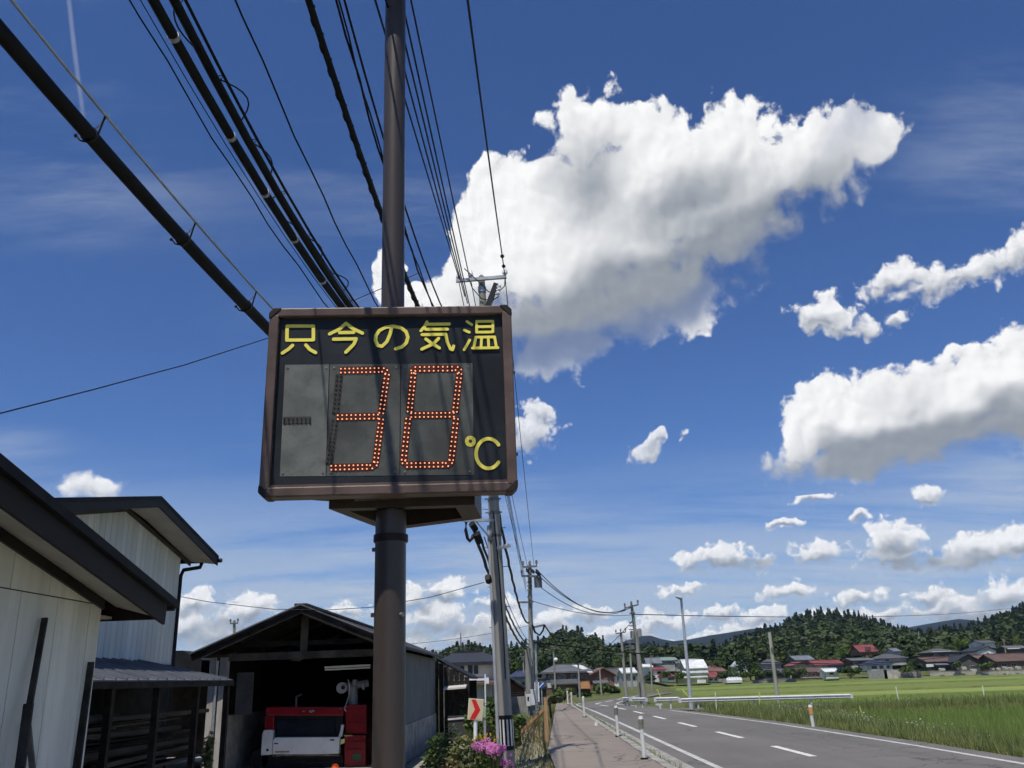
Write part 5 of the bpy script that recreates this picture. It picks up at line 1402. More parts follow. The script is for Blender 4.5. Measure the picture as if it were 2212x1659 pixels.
def house(label, x0, x1, yr, ye, yb, Y, kind='side', wall='white', roof='grey', dp=7.0, rx=None, wins=(), inset=0.5, cat='house', name='house', skirt=None, zb=None, bands=()):
    xc = (x0 + x1) / 2
    zr, ze, zg = at(xc, yr, Y).z, at(xc, ye, Y).z, at(xc, yb, Y).z
    if zb is not None: zg = zb
    X0, X1 = at(x0, ye, Y).x, at(x1, ye, Y).x
    t = thing(name, ((X0 + X1) / 2, Y + dp / 2, zg), label, cat, 'houses of the village')
    wm, rm = HM('wall_' + wall, WALL[wall]), HM('roof_' + roof, ROOF[roof], 0.55)
    iw = min(inset, (X1 - X0) * 0.08); oh = 0.45
    a, b = X0 + iw, X1 - iw
    th = 0.16
    if kind == 'side':
        MB().hexa([(a, Y, zg), (a, Y, ze), (a, Y + dp / 2, zr - 0.1), (a, Y + dp, ze), (a, Y + dp, zg)], (b - a, 0, 0)).build('wall', wm, t)
        for s in (0, 1):
            ya, yz = (Y - oh, Y + dp / 2) if s == 0 else (Y + dp + oh, Y + dp / 2)
            zz = ze - (zr - ze) * oh / (dp / 2)
            MB().hexa([(X0, ya, zz + 0.02), (X0, yz, zr), (X0, yz, zr + th), (X0, ya, zz + th)], (X1 - X0, 0, 0)).build('roof', rm, t)
        MB().box(X0, X1, Y + dp / 2 - 0.2, Y + dp / 2 + 0.2, zr + th - 0.04, zr + th + 0.12).build('ridge_cap', rm, t)
    elif kind == 'gable':
        xr = at(rx if rx else xc, yr, Y).x
        MB().hexa([(a, Y, zg), (b, Y, zg), (b, Y, ze), (xr, Y, zr - 0.05), (a, Y, ze)], (0, dp, 0)).build('wall', wm, t)
        for xe in (X0, X1):
            zz = ze - (zr - ze) * 0.06
            MB().hexa([(xe, Y - oh, zz), (xr, Y - oh, zr), (xr, Y - oh, zr + th), (xe, Y - oh, zz + th)], (0, dp + 2 * oh, 0)).build('roof', rm, t)
    elif kind == 'hip':
        r0, r1 = (at(rx[0], yr, Y).x, at(rx[1], yr, Y).x) if rx else (X0 + (X1 - X0) * 0.3, X1 - (X1 - X0) * 0.3)
        MB().box(a, b, Y, Y + dp, zg, ze).build('wall', wm, t)
        m_ = MB(); yc = Y + dp / 2
        m_.add([(X0, Y - oh, ze - 0.1), (X1, Y - oh, ze - 0.1), (X1, Y + dp + oh, ze - 0.1), (X0, Y + dp + oh, ze - 0.1), (X0, Y - oh, ze + 0.06), (X1, Y - oh, ze + 0.06), (X1, Y + dp + oh, ze + 0.06), (X0, Y + dp + oh, ze + 0.06), (r0, yc, zr), (r1, yc, zr)],
               [(0, 1, 2, 3), (0, 1, 5, 4), (1, 2, 6, 5), (2, 3, 7, 6), (3, 0, 4, 7), (4, 5, 9, 8), (5, 6, 9), (6, 7, 8, 9), (7, 4, 8)])
        m_.build('roof', rm, t)
        MB().bar((r0, yc, zr + 0.03), (r1, yc, zr + 0.03), 0.3, 0.14).build('ridge_cap', rm, t)
    elif kind == 'shed':
        MB().box(a, b, Y, Y + dp, zg, ze).build('wall', wm, t)
        MB().hexa([(X0, Y - oh, ze), (X0, Y + dp + 0.3, zr), (X0, Y + dp + 0.3, zr + 0.12), (X0, Y - oh, ze + 0.12)], (X1 - X0, 0, 0)).build('roof', rm, t)
    for w in wins:                            # (x0, x1, y0, y1) in picture units on the front wall
        p, q = at(w[0], w[3], Y), at(w[1], w[2], Y)
        f = MB().box(p.x, q.x, Y - 0.05, Y + 0.02, p.z, q.z).build('window', alu, t)
        fw = min(0.09, (q.x - p.x) * 0.1)
        nmull = 2 if (q.x - p.x) > 1.1 else 1
        for k in range(nmull):
            u0 = p.x + fw + (q.x - p.x - 2 * fw) * k / nmull; u1 = p.x + fw + (q.x - p.x - 2 * fw) * (k + 1) / nmull - (fw * 0.4 if k < nmull - 1 else 0)
            MB().box(u0, u1, Y - 0.056, Y - 0.051, p.z + fw, q.z - fw).build('pane', glass_dk, f)
    for (bx0, bx1, by0, by1, mt_, dpx, nm) in bands:   # panels, balconies, lower roofs in front of the wall
        p, q = at(bx0, by1, Y - dpx), at(bx1, by0, Y - dpx)
        if nm == 'porch_roof':
            MB().hexa([(p.x, Y - dpx - 0.3, p.z), (p.x, Y - 0.01, q.z), (p.x, Y - 0.01, q.z + 0.12), (p.x, Y - dpx - 0.3, p.z + 0.12)], (q.x - p.x, 0, 0)).build(nm, mt_, t)
            MB().box(p.x + 0.2, q.x - 0.2, Y - dpx + 0.2, Y - 0.02, zg, p.z + 0.02).build('porch_wall', wm, t)
        else:
            MB().box(p.x, q.x, Y - dpx, Y - 0.003, p.z, q.z).build(nm, mt_, t)
    return t


def W6(*q): return [(1426.4 + a * .1984, 1426.4 + b * .1984, 1261.8 + c * .1984, 1261.8 + d * .1984) for a, b, c, d in q]
def W5(*q): return [(1097 + a * .248, 1097 + b * .248, 1261.8 + c * .248, 1261.8 + d * .248) for a, b, c, d in q]
def W7(*q): return [(1755.5 + a * .2063, 1755.5 + b * .2063, 1261.8 + c * .2063, 1261.8 + d * .2063) for a, b, c, d in q]
def WB(*q): return [(877.8 + a * .1732, 877.8 + b * .1732, 1371.5 + c * .1732, 1371.5 + d * .1732) for a, b, c, d in q]
def X5(a): return 1097 + a * .248
def Y5(b): return 1261.8 + b * .248
def X6(a): return 1426.4 + a * .1984
def Y6(b): return 1261.8 + b * .1984
def X7(a): return 1755.5 + a * .2063
def Y7(b): return 1261.8 + b * .2063
def XB_(a): return 877.8 + a * .1732
def YB_(b): return 1371.5 + b * .1732


rg = lambda k: HM('roof_' + k, ROOF[k], 0.55)
wl = lambda k: HM('wall_' + k, WALL[k])
# grey two-storey house behind the garage
h = house('pale grey two-storey house with a hipped charcoal roof behind the garage', XB_(385), XB_(1290), YB_(182), YB_(352), YB_(900), 46, 'hip', 'beige', 'dark', 9, (XB_(490), XB_(900)),
          WB((585, 655, 375, 505), (665, 728, 380, 500), (765, 832, 372, 500), (840, 900, 372, 495), (775, 850, 655, 780), (862, 930, 655, 780)), zb=0,
          bands=[(XB_(575), XB_(1010), YB_(540), YB_(582), white_paint, 1.0, 'balcony'), (XB_(540), XB_(1110), YB_(592), YB_(640), rg('brown'), 1.4, 'porch_roof')])
MB().tube([at(XB_(680), YB_(186), 49), at(XB_(678), YB_(-20), 49)], 0.03, 6).build('antenna_mast', steel_dk, h)
# awning in front of it
a, c = at(958, 1491, 33), at(1006, 1487, 33)
t = thing('white_awning', ((a.x + c.x) / 2, 33.5, 0), 'low white corrugated awning beyond the garage corner', 'awning')
MB().hexa([(a.x, 33, a.z), (c.x, 33, c.z), (c.x, 33, c.z + 0.06), (a.x, 33, a.z + 0.06)], (0, 1.2, 0.12)).build('roof', cabm, t)
MB().box(a.x + 0.02, a.x + 0.07, 33.1, 33.16, -0.3, a.z).build('post', wood_dark, t)
a, c = at(952, 1484, 32.5), at(964, 1480, 32.5)
# mail lamp post
p = at(1048, 1505, 40); q = at(1048, 1456, 40)
t = thing('garden_lamp_post', (p.x, 40, 0), 'slim white post with a small lamp in front of the grey house', 'lamp post')
MB().tube([(p.x, 40, 0), q], 0.035, 8).build('post', white_paint, t, smooth=True); MB().box(q.x + 0.03, q.x + 0.16, 39.9, 40.05, q.z - 0.4, q.z - 0.15).build('lamp', white_paint, t)

house('small brown shed with a dark gable roof right of the near pole', XB_(1080), XB_(1510), YB_(480), YB_(690), YB_(800), 56, 'gable', 'brick', 'dark', 6, XB_(1150), WB((1325, 1390, 715, 745)), zb=0)
house('house with a deep navy hipped roof behind the second pole', X5(0), X5(190), Y5(750), Y5(812), Y5(960), 78, 'hip', 'grey', 'navy', 8, (X5(70), X5(150)), W5((30, 60, 850, 890), (120, 150, 850, 890)), zb=0)
house('small dark shed with a red wall strip beside the blue sign', X5(215), X5(345), Y5(860), Y5(905), Y5(1000), 62, 'side', 'dark', 'dark', 4, None, W5((250, 275, 925, 970)), zb=0)
hb = house('brown two-storey house with white panels, grey roof and an orange ground floor', X5(290), X5(745), Y5(697), Y5(765), Y5(1010), 95, 'hip', 'brown', 'grey', 9, (X5(410), X5(670)),
      W5((355, 390, 785, 825), (435, 500, 785, 825), (550, 600, 785, 822), (640, 680, 785, 820)), zb=0,
      bands=[(X5(330), X5(432), Y5(835), Y5(905), wl('white'), 0.06, 'wall_panel'), (X5(300), X5(330), Y5(775), Y5(900), wl('grey'), 0.05, 'wall_panel'), (X5(560), X5(615), Y5(822), Y5(850), wl('white'), 0.05, 'wall_panel'),
             (X5(635), X5(715), Y5(838), Y5(910), HM('wall_orange', (0.50, 0.27, 0.12)), 0.07, 'wall_panel'), (X5(375), X5(612), Y5(832), Y5(880), rg('tile'), 2.2, 'porch_roof'), (X5(615), X5(740), Y5(906), Y5(916), rg('rust'), 0.8, 'eave')])
a, c = at(X5(600), Y5(705), 96.5), at(X5(730), Y5(770), 94.4)
MB().hexa([at(X5(560), Y5(712), 98), at(X5(640), Y5(712), 98), at(X5(740), Y5(772), 94.3), at(X5(700), Y5(772), 94.3)], (0, 0, 0.1)).build('metal_roof', rg('white'), hb)
house('brick house with a broad brown gable and arched window', X5(690), X5(945), Y5(735), Y5(800), Y5(960), 112, 'gable', 'brick', 'rust', 9, X5(830), W5((770, 800, 815, 850), (862, 895, 815, 850)), zb=0,
      bands=[(X5(745), X5(880), Y5(845), Y5(870), rg('grey'), 1.6, 'porch_roof')])
house('long house with a dark tiled roof right of the brick house', X5(870), X5(1080), Y5(738), Y5(800), Y5(960), 150, 'side', 'white', 'tile', 8, None, W5((955, 985, 815, 845)), zb=-0.2)
house('low house with a bright white roof before the tall poles', X5(990), X5(1130), Y5(742), Y5(775), Y5(960), 140, 'side', 'grey', 'white', 7, None, W5((1010, 1040, 800, 840), (1080, 1110, 800, 840)), zb=-0.3)
# right of the road: the village across the paddies
VZ = -1.2
house('two-storey house with a pale green roof above the red roofs', X5(1300), X5(1480), Y5(640), Y5(665), Y5(760), 240, 'side', 'grey', 'green', 8, None, W5((1385, 1430, 672, 695), (1440, 1465, 672, 690)))
house('grey lower wing with a slanting roof left of the green roofed house', X5(1205), X5(1345), Y5(645), Y5(690), Y5(760), 236, 'side', 'grey', 'slate', 7)
house('low grey wing to the right of the green roofed house', X5(1460), X5(1525), Y5(665), Y5(690), Y5(760), 238, 'side', 'grey', 'grey', 6)
house('white house with a dusky red roof and balcony', X5(1190), X5(1385), Y5(730), Y5(748), Y5(860), 205, 'side', 'white', 'red', 7, None, W5((1225, 1260, 758, 785), (1300, 1335, 758, 785)),
      bands=[(X5(1165), X5(1345), Y5(812), Y5(858), wl('white'), 2.0, 'garden_wall')])
house('small white bungalow with a hipped red roof at the field edge', X5(1330), X5(1460), Y5(768), Y5(803), Y5(848), 200, 'hip', 'white', 'red', 6, None, W5((1395, 1450, 808, 838)))
house('pale flat roof shed behind the leaning pole', X5(1170), X5(1265), Y5(705), Y5(722), Y5(760), 200, 'side', 'white', 'white', 5)
house('yellow gabled house with a steep shining white roof', X5(1535), X5(1740), Y5(658), Y5(728), Y5(862), 205, 'side', 'yellow', 'white', 8, None, W5((1545, 1555, 735, 760)),
      bands=[(X5(1525), X5(1745), Y5(752), Y5(780), rg('pale'), 1.0, 'porch_roof'), (X5(1470), X5(1745), Y5(795), Y5(822), rg('pale'), 2.6, 'porch_roof'), (X5(1652), X5(1725), Y5(830), Y5(862), wl('white'), 3.2, 'garage_door')])
house('house with a wide dusky brown roof right of the white roof', X5(1740), X5(1910), Y5(703), Y5(760), Y5(850), 225, 'hip', 'tan', 'rust', 8)
house('red roofed cottage with white window wall', X5(1740), X5(1842), Y5(768), Y5(808), Y5(852), 206, 'side', 'white', 'red', 6, None, W5((1755, 1785, 820, 842), (1800, 1825, 820, 842)))
house('white house half hidden by dark creeper and trees', X6(828), X6(955), Y6(835), Y6(895), Y6(985), 232, 'gable', 'white', 'pale', 7, X6(885), W6((850, 880, 915, 945), (895, 930, 955, 978)))
# silver arched greenhouse
a, c = at(X6(726), Y6(1076), 203), at(X6(886), Y6(1010), 203)
t = thing('arched_greenhouse', ((a.x + c.x) / 2, 205, a.z), 'silver arched greenhouse at the edge of the paddies', 'greenhouse')
R_ = (c.x - a.x)
b = MB(); arcp = [(203 + 2.4 - 2.4 * math.cos(math.pi * k / 10), a.z + (c.z - a.z) * min(1, 0.45 + 0.62 * math.sin(math.pi * k / 10))) for k in range(11)]
q = [(a.x, 203, a.z)] + [(a.x, y_, z_) for y_, z_ in arcp] + [(a.x, 207.8, a.z)]
b.hexa(q, (R_, 0, 0)); b.build('cover', M('greenhouse_film', (0.62, 0.65, 0.68), 0.35, 0.06, 1.0), t)
for k in range(7):
    x = a.x + R_ * k / 6
    MB().tube([(x, y_ - 0.02, z_ + 0.03) for y_, z_ in arcp], 0.05, 5).build('hoop', steel, t)
house('large dark two-storey house with a hipped slate roof', X6(1140), X6(1330), Y6(812), Y6(868), Y6(960), 218, 'hip', 'grey', 'tile', 8, (X6(1210), X6(1270)), W6((1160, 1215, 910, 930), (1240, 1275, 905, 925)))
house('ground floor wing with a broad dark roof under the slate house', X6(1095), X6(1430), Y6(920), Y6(962), Y6(1045), 210, 'hip', 'dark', 'tile', 8, (X6(1180), X6(1370)), W6((1140, 1200, 975, 1010), (1220, 1280, 975, 1010)))
house('house with a dark tiled upper roof above the tan gable', X6(1462), X6(1680), Y6(782), Y6(825), Y6(930), 236, 'side', 'dark', 'slate', 8, None, W6((1560, 1610, 835, 860)))
house('tan gabled house with a low red roof', X6(1432), X6(1625), Y6(850), Y6(888), Y6(985), 222, 'gable', 'tan', 'red', 7, X6(1530), W6((1445, 1465, 905, 935)))
house('long barn with a red roof and blue wall', X6(1670), X6(2008), Y6(832), Y6(878), Y6(960), 226, 'side', 'grey', 'red', 8, None, W6((1880, 1910, 893, 906), (1920, 1945, 893, 906), (1955, 1985, 893, 906)),
      bands=[(X6(1830), X6(1990), Y6(882), Y6(945), wl('blue'), 0.08, 'wall_panel')])
house('long low house with a worn brown roof in front of the red barn', X6(1500), X6(1815), Y6(915), Y6(955), Y6(1022), 208, 'side', 'brown', 'brown', 7, None, W6((1560, 1600, 970, 1000), (1650, 1690, 970, 1000)),
      bands=[(X6(1560), X6(1780), Y6(1008), Y6(1022), wl('beige'), 2.5, 'garden_wall')])
house('little white shed with a shining sheet roof beside the field', X6(1782), X6(1948), Y6(925), Y6(952), Y6(1028), 203, 'side', 'white', 'white', 4, None, W6((1840, 1885, 960, 990)))
house('cottage with a bright red roof alone up on the wooded slope', X7(482), X7(692), Y7(635), Y7(705), Y7(740), 262, 'side', 'brown', 'red', 8, None, (), bands=[(X7(555), X7(605), Y7(655), Y7(690), wl('dark'), 0.5, 'dormer')])
house('brown house with a flat grey roof at mid slope', X7(400), X7(645), Y7(778), Y7(800), Y7(900), 222, 'side', 'brown', 'grey', 7, None, W7((430, 480, 815, 840), (520, 570, 815, 840)), bands=[(X7(415), X7(590), Y7(848), Y7(895), wl('beige'), 1.0, 'garden_wall')])
house('house with a blue-grey hipped roof behind the block wall', X7(585), X7(850), Y7(795), Y7(838), Y7(905), 214, 'hip', 'white', 'navy', 8, (X7(670), X7(770)), W7((620, 670, 850, 890), (700, 740, 850, 890), (775, 805, 850, 890)))
house('dark roofed house with white gable ends behind the blue-grey roof', X7(715), X7(1000), Y7(725), Y7(775), Y7(850), 232, 'hip', 'beige', 'tile', 8, (X7(800), X7(880)), W7((760, 800, 785, 805)))
house('small grey roofed tower room above the dark roofs', X7(835), X7(922), Y7(675), Y7(702), Y7(760), 238, 'side', 'grey', 'slate', 5)
house('dark timber house with a pale eave line on the slope', X7(1240), X7(1545), Y7(668), Y7(712), Y7(790), 240, 'hip', 'dark', 'tile', 8, (X7(1330), X7(1400)), W7((1270, 1310, 730, 765), (1400, 1440, 730, 765)), bands=[(X7(1250), X7(1445), Y7(700), Y7(712), white_paint, 0.7, 'eave')])
house('long house with a worn rust-brown roof and white gable', X7(1180), X7(1600), Y7(765), Y7(808), Y7(905), 218, 'side', 'dark', 'brown', 8, None, W7((1300, 1350, 850, 880), (1370, 1420, 850, 880)), bands=[(X7(1195), X7(1265), Y7(835), Y7(868), wl('white'), 0.3, 'gable_panel'), (X7(1290), X7(1475), Y7(828), Y7(850), rg('slate'), 1.5, 'porch_roof')])
house('dark house with a broad black gable facing the fields', X7(1470), X7(1760), Y7(738), Y7(812), Y7(910), 214, 'gable', 'dark', 'dark', 8, X7(1620), W7((1520, 1570, 850, 885), (1650, 1700, 850, 885)))
house('white house with a low black gable roof and one small window', X7(1690), X7(1938), Y7(655), Y7(700), Y7(748), 236, 'gable', 'white', 'dark', 8, X7(1830), W7((1822, 1842, 715, 730)))
house('white upper storey with a dark roof over the white gable house', X7(1752), X7(1920), Y7(590), Y7(614), Y7(668), 243, 'side', 'white', 'tile', 7, None, W7((1780, 1800, 628, 645)))
house('long dark brown farmhouse at the right edge of the village', X7(1900), X7(2330), Y7(730), Y7(802), Y7(900), 212, 'side', 'brown', 'brown', 9, None, W7((1980, 2030, 830, 870), (2080, 2130, 830, 870)))
house('rust roofed connecting shed left of the long farmhouse', X7(1740), X7(1905), Y7(745), Y7(820), Y7(905), 222, 'side', 'brown', 'rust', 7, None, W7((1840, 1870, 850, 880)))
house('low house with a pale roof edge at the far right slope', X7(2035), X7(2260), Y7(648), Y7(672), Y7(720), 244, 'side', 'dark', 'grey', 6, None, (), bands=[(X7(2045), X7(2170), Y7(668), Y7(680), white_paint, 0.6, 'eave')])
# field walls in front of the village
for x0, x1, y0, y1, lab in ((X7(585), X7(775), Y7(900), Y7(985), 'long grey block wall left part at the paddy edge'), (X7(755), X7(920), Y7(895), Y7(980), 'pale concrete wall with a flat cap at the paddy edge'), (X7(940), X7(1130), Y7(912), Y7(975), 'low dark wall with white coping at the paddy edge'), (X7(1230), X7(1760), Y7(905), Y7(945), 'low stone wall below the dark gabled house'), (X7(1770), X7(2260), Y7(898), Y7(935), 'low stone wall below the long farmhouse'), (X6(1000), X6(1480), Y6(1035), Y6(1060), 'low mossy wall below the slate house')):
    Yw = 202
    a, c = at(x0, y1, Yw), at(x1, y0, Yw)
    t = thing('field_wall', ((a.x + c.x) / 2, Yw, a.z), lab, 'wall', 'walls along the paddies')
    n = max(2, int((c.x - a.x) / 1.6))
    for k in range(n):
        u0 = a.x + (c.x - a.x) * k / n; u1 = a.x + (c.x - a.x) * (k + 1) / n
        MB().box(u0 + 0.02, u1 - 0.02, Yw, Yw + 0.25, a.z - 0.4, c.z + random.uniform(-0.04, 0.04)).build('block', wl('beige') if 'pale' in lab or 'stone' in lab else blk, t)
    MB().box(a.x, c.x, Yw - 0.05, Yw + 0.3, c.z + 0.045, c.z + 0.14).build('coping', conc_mat, t)
# pale upright panels in front of the farmhouse
for i, (x0, x1, y0, y1, lab) in enumerate(((1340, 1385, 878, 908, 'pale upright panel before the rust-brown roofed house, leftmost of the row'), (1562, 1608, 862, 895, 'pale panel left of the middle before the black gabled house'), (1880, 1905, 875, 900, 'narrow pale panel before the rust roofed connecting shed'), (1945, 1965, 875, 900, 'thinnest pale panel at the left corner of the long farmhouse'), (2010, 2040, 862, 895, 'tall pale panel under the first window of the long farmhouse'), (2070, 2100, 870, 895, 'pale panel between the windows of the long farmhouse'), (2145, 2180, 860, 890, 'rightmost pale panel in the row before the farmhouses'), (1670, 1715, 888, 915, 'lowest pale panel right of the black gable middle'))):
    a, c = at(X7(x0), Y7(y1), 200.5), at(X7(x1), Y7(y0), 200.5)
    t = MB().hexa([(a.x, 200.5, a.z), (c.x, 200.5, a.z), (c.x, 200.5, c.z - 0.15), (c.x - 0.2, 200.5, c.z), (a.x + 0.2, 200.5, c.z), (a.x, 200.5, c.z - 0.15)], (0, 0.9, 0)).build('pale_panel', wl('beige'), label=lab, cat='panel', group='pale panels in front of the village')
# tiny pole top behind the garage roof
t = pole(506, 1365, 506, 1340, 60, 0.12, 0.09, 'top of a distant pole peeking above the garage roof', [(497, 1347, 514, 1346, 2)], zb=0)

# ------------------------------------------------------------------ vegetation
lf_dark = leafmat('leaf_dark', (0.014, 0.030, 0.010), (0.040, 0.075, 0.022), 0.10, 0.2)
lf_mid = leafmat('leaf_mid', (0.040, 0.072, 0.020), (0.105, 0.150, 0.042), 0.13, 0.25)
lf_hill = leafmat('leaf_hill', (0.034, 0.060, 0.018), (0.105, 0.140, 0.042), 0.035, 0.25)


def woodmat(name, cols, trans=0.22):
    mt = leafmat(name, cols[0], cols[-1], 0.4, trans)
    nt = mt.node_tree; bs = nt.nodes['Principled BSDF']
    a = nt.nodes.new('ShaderNodeAttribute'); a.attribute_name = 'tint'
    geo = nt.nodes.new('ShaderNodeNewGeometry')
    f = mth(nt, 'ADD', mth(nt, 'MULTIPLY', a.outputs['Fac'], 0.85), mth(nt, 'MULTIPLY', geo.outputs['Random Per Island'], 0.15))
    r = nt.nodes.new('ShaderNodeValToRGB')
    while len(r.color_ramp.elements) < len(cols): r.color_ramp.elements.new(0.5)
    for i, c in enumerate(cols):
        r.color_ramp.elements[i].position = i / (len(cols) - 1); r.color_ramp.elements[i].color = (*c, 1)
    nt.links.new(f, r.inputs[0])
    for l in list(bs.inputs['Base Color'].links): nt.links.remove(l)
    nt.links.new(r.outputs[0], bs.inputs['Base Color'])
    for n_ in nt.nodes:
        if n_.type == 'BSDF_TRANSLUCENT': nt.links.new(r.outputs[0], n_.inputs['Color'])
    return mt


lf_hill = woodmat('broadleaf_wood', [(0.020, 0.038, 0.014), (0.034, 0.058, 0.018), (0.050, 0.078, 0.024), (0.078, 0.098, 0.032), (0.038, 0.064, 0.026)])
lf_cone = woodmat('cedar_wood', [(0.009, 0.021, 0.010), (0.016, 0.034, 0.015), (0.028, 0.044, 0.018)], 0.12)
_lf_cone_old = leafmat('leaf_cedar', (0.014, 0.032, 0.012), (0.040, 0.066, 0.024), 0.05, 0.15)
lf_far = leafmat('leaf_far', (0.012, 0.030, 0.018), (0.022, 0.048, 0.028), 0.02, 0.1)
lf_lime = leafmat('leaf_lime', (0.10, 0.17, 0.025), (0.17, 0.26, 0.045), 0.3, 0.3)
bark = M('bark', (0.085, 0.065, 0.048), 0.9, 0.25, 2, 0.4, 20)
hill_mat = grassland('hill_floor', (0.020, 0.034, 0.012), (0.034, 0.052, 0.018), (0.028, 0.036, 0.014), 0.05, 0.6)


def blob_points(n, c, r, squash=1.0):
    p = rng.normal(size=(n, 3)); p /= np.linalg.norm(p, axis=1, keepdims=True)
    p *= (0.55 + 0.5 * rng.random((n, 1)) ** 0.6)
    nr = p.copy()
    p[:, 2] *= squash
    return p * r + np.array(c), nr


def broad_crown(n, H, Rr, nb=9):
    """clumped crown: several leaf balls around a centre; base at z=0.18H, top at H"""
    P, N = [], []
    for k in range(nb):
        a = rng.random() * 6.28; q = rng.random() ** 0.6
        z = 0.34 + 0.48 * rng.random()
        rr = Rr * (1.0 - abs(z - 0.5) * 0.9) * 0.62 * q
        c = (math.cos(a) * rr, math.sin(a) * rr, z * H)
        p, nr = blob_points(n // nb, c, Rr * rng.uniform(0.38, 0.58), 0.8)
        P.append(p); N.append(nr)
    p, nr = blob_points(n // nb, (0, 0, H * 0.80), Rr * 0.42, 0.9); P.append(p); N.append(nr)
    return np.concatenate(P), np.concatenate(N)


def conifer_crown(n, H, Rr):
    z = rng.random(n) ** 0.75
    a = rng.random(n) * 6.28
    lay = 0.75 + 0.25 * np.sin(z * 40 + rng.random() * 6)
    r = Rr * (1 - z) ** 0.8 * lay * np.sqrt(0.25 + 0.75 * rng.random(n)) + 0.03 * Rr
    P = np.stack([r * np.cos(a), r * np.sin(a), (0.12 + 0.88 * z) * H - r * 0.25], 1)
    N = np.stack([np.cos(a), np.sin(a), 0.5 + 0 * a], 1)
    return P, N


VAR = {}
for i in range(5):
    p, nr = broad_crown(230, 1.0, 0.42, 10); VAR[('b', i)] = leaf_quads(p, 0.135, nrm=nr, aspect=0.8)
for i in range(4):
    p, nr = conifer_crown(170, 1.0, 0.20); VAR[('c', i)] = leaf_quads(p, 0.085, nrm=nr, aspect=0.7)


def forest(name, pts, mat):
    """pts: list of (x, y, z, height, kind, width factor)"""
    Vs = []
    for (x, y, z, h, k, wf) in pts:
        V_, F_ = VAR[(k, rng.integers(0, 5 if k == 'b' else 4))]
        a = rng.random() * 6.28; ca, sa = math.cos(a), math.sin(a)
        R = np.array([[ca * wf, -sa * wf, 0], [sa * wf, ca * wf, 0], [0, 0, 1]])
        Vs.append(V_ @ R.T * h + np.array([x, y, z]))
    V_ = np.concatenate(Vs)
    o = mesh_np(name, V_, np.arange(len(V_)).reshape(-1, 4), mat, kind='stuff')
    tint = np.concatenate([np.full(len(v), rng.random()) for v in Vs]).astype(np.float32)   # each tree has its own green
    at_ = o.data.attributes.new('tint', 'FLOAT', 'POINT'); at_.data.foreach_set('value', tint)
    return o


def hill(name, sky, Yf, Yr, treeh, mat, zf=-0.6, back=1.6, con=0.4, dens=5.5, ftrees=True, foot=None, label=None, prof=0.9):
    """sky: picture outline of the tree tops; terrain ridge lies one tree height lower"""
    sk = []
    for (x0, y0), (x1, y1) in zip(sky, sky[1:]):
        n = max(1, int((x1 - x0) / 8))
        for k in range(n): sk.append((x0 + (x1 - x0) * k / n, y0 + (y1 - y0) * k / n))
    sk.append(sky[-1])
    rid = [at(x, y_, Yr) for x, y_ in sk]
    rid = [Vector((p.x, p.y, max(zf, p.z - treeh * 0.82))) for p in rid]
    nt_ = 12
    V_ = []
    for p in rid:
        for j in range(nt_ + 5):
            t = j / nt_
            if t <= 1:
                y_ = Yf + (Yr - Yf) * t; x_ = p.x * (y_ / Yr); z_ = zf + (p.z - zf) * (t ** prof)
            else:
                y_ = Yr + (Yr - Yf) * (t - 1) * 2.0; x_ = p.x * (y_ / Yr); z_ = p.z - (p.z - zf + 3) * ((t - 1) / (4 / nt_)) ** 1.3
            V_.append((x_, y_, z_))
    m_ = nt_ + 5
    F_ = [(i * m_ + j, (i + 1) * m_ + j, (i + 1) * m_ + j + 1, i * m_ + j + 1) for i in range(len(rid) - 1) for j in range(m_ - 1)]
    mesh_np(name, np.array(V_), np.array(F_), hill_mat, kind='structure')
    if not ftrees: return
    pts = []
    X0, X1 = rid[0].x, rid[-1].x
    L = X1 - X0
    area = L * (Yr - Yf)
    n = int(area / dens ** 2)
    for k in range(n):
        t = rng.random() ** 0.9
        i = rng.random() * (len(rid) - 1.001); j = int(i); p = rid[j].lerp(rid[j + 1], i - j)
        y_ = Yf + (Yr - Yf) * t * 1.12
        tt = min(1, (y_ - Yf) / (Yr - Yf))
        z_ = zf + (p.z - zf) * tt ** prof - 0.5
        c_ = rng.random() < con * (0.12 + 1.6 * tt ** 2.2)
        h_ = treeh * rng.uniform(0.55, 1.12) * (1.0 if c_ else 0.88)
        pts.append((p.x * y_ / Yr, y_, z_, h_, 'c' if c_ else 'b', rng.uniform(0.8, 1.5) * (0.95 if c_ else 1.15)))
    for kk, mm in (('b', mat), ('c', lf_cone)):
        sel = [p for p in pts if p[4] == kk]
        if sel: forest('forest', sel, mm)


hill('wooded_hill', [(900, 1412), (960, 1404), (1000, 1396), (1020, 1386), (1045, 1400), (1075, 1402), (1100, 1398), (1150, 1388), (1180, 1374), (1205, 1362), (1240, 1357), (1270, 1368), (1290, 1366), (1305, 1382), (1318, 1398), (1335, 1414), (1370, 1420), (1420, 1430)], 330, 470, 12, lf_hill, con=0.35, dens=5.0)
hill('wooded_hill', [(1310, 1402), (1360, 1396), (1400, 1398), (1450, 1404), (1500, 1408), (1545, 1404), (1575, 1392), (1600, 1376), (1640, 1362), (1670, 1350), (1700, 1338), (1740, 1324), (1785, 1318), (1830, 1322), (1870, 1330), (1905, 1342), (1935, 1354), (1965, 1362), (2010, 1366), (2050, 1356), (2090, 1352), (2125, 1340), (2160, 1326), (2200, 1310), (2260, 1295), (2330, 1290)], 300, 620, 13, lf_hill, con=0.5, dens=6.4, prof=1.15)
lf_m = grassland('far_forest_hazed', (0.007, 0.014, 0.014), (0.010, 0.019, 0.018), (0.006, 0.011, 0.012), 0.004, 0.03)  # distance haze put into the forest colour as a blue tint
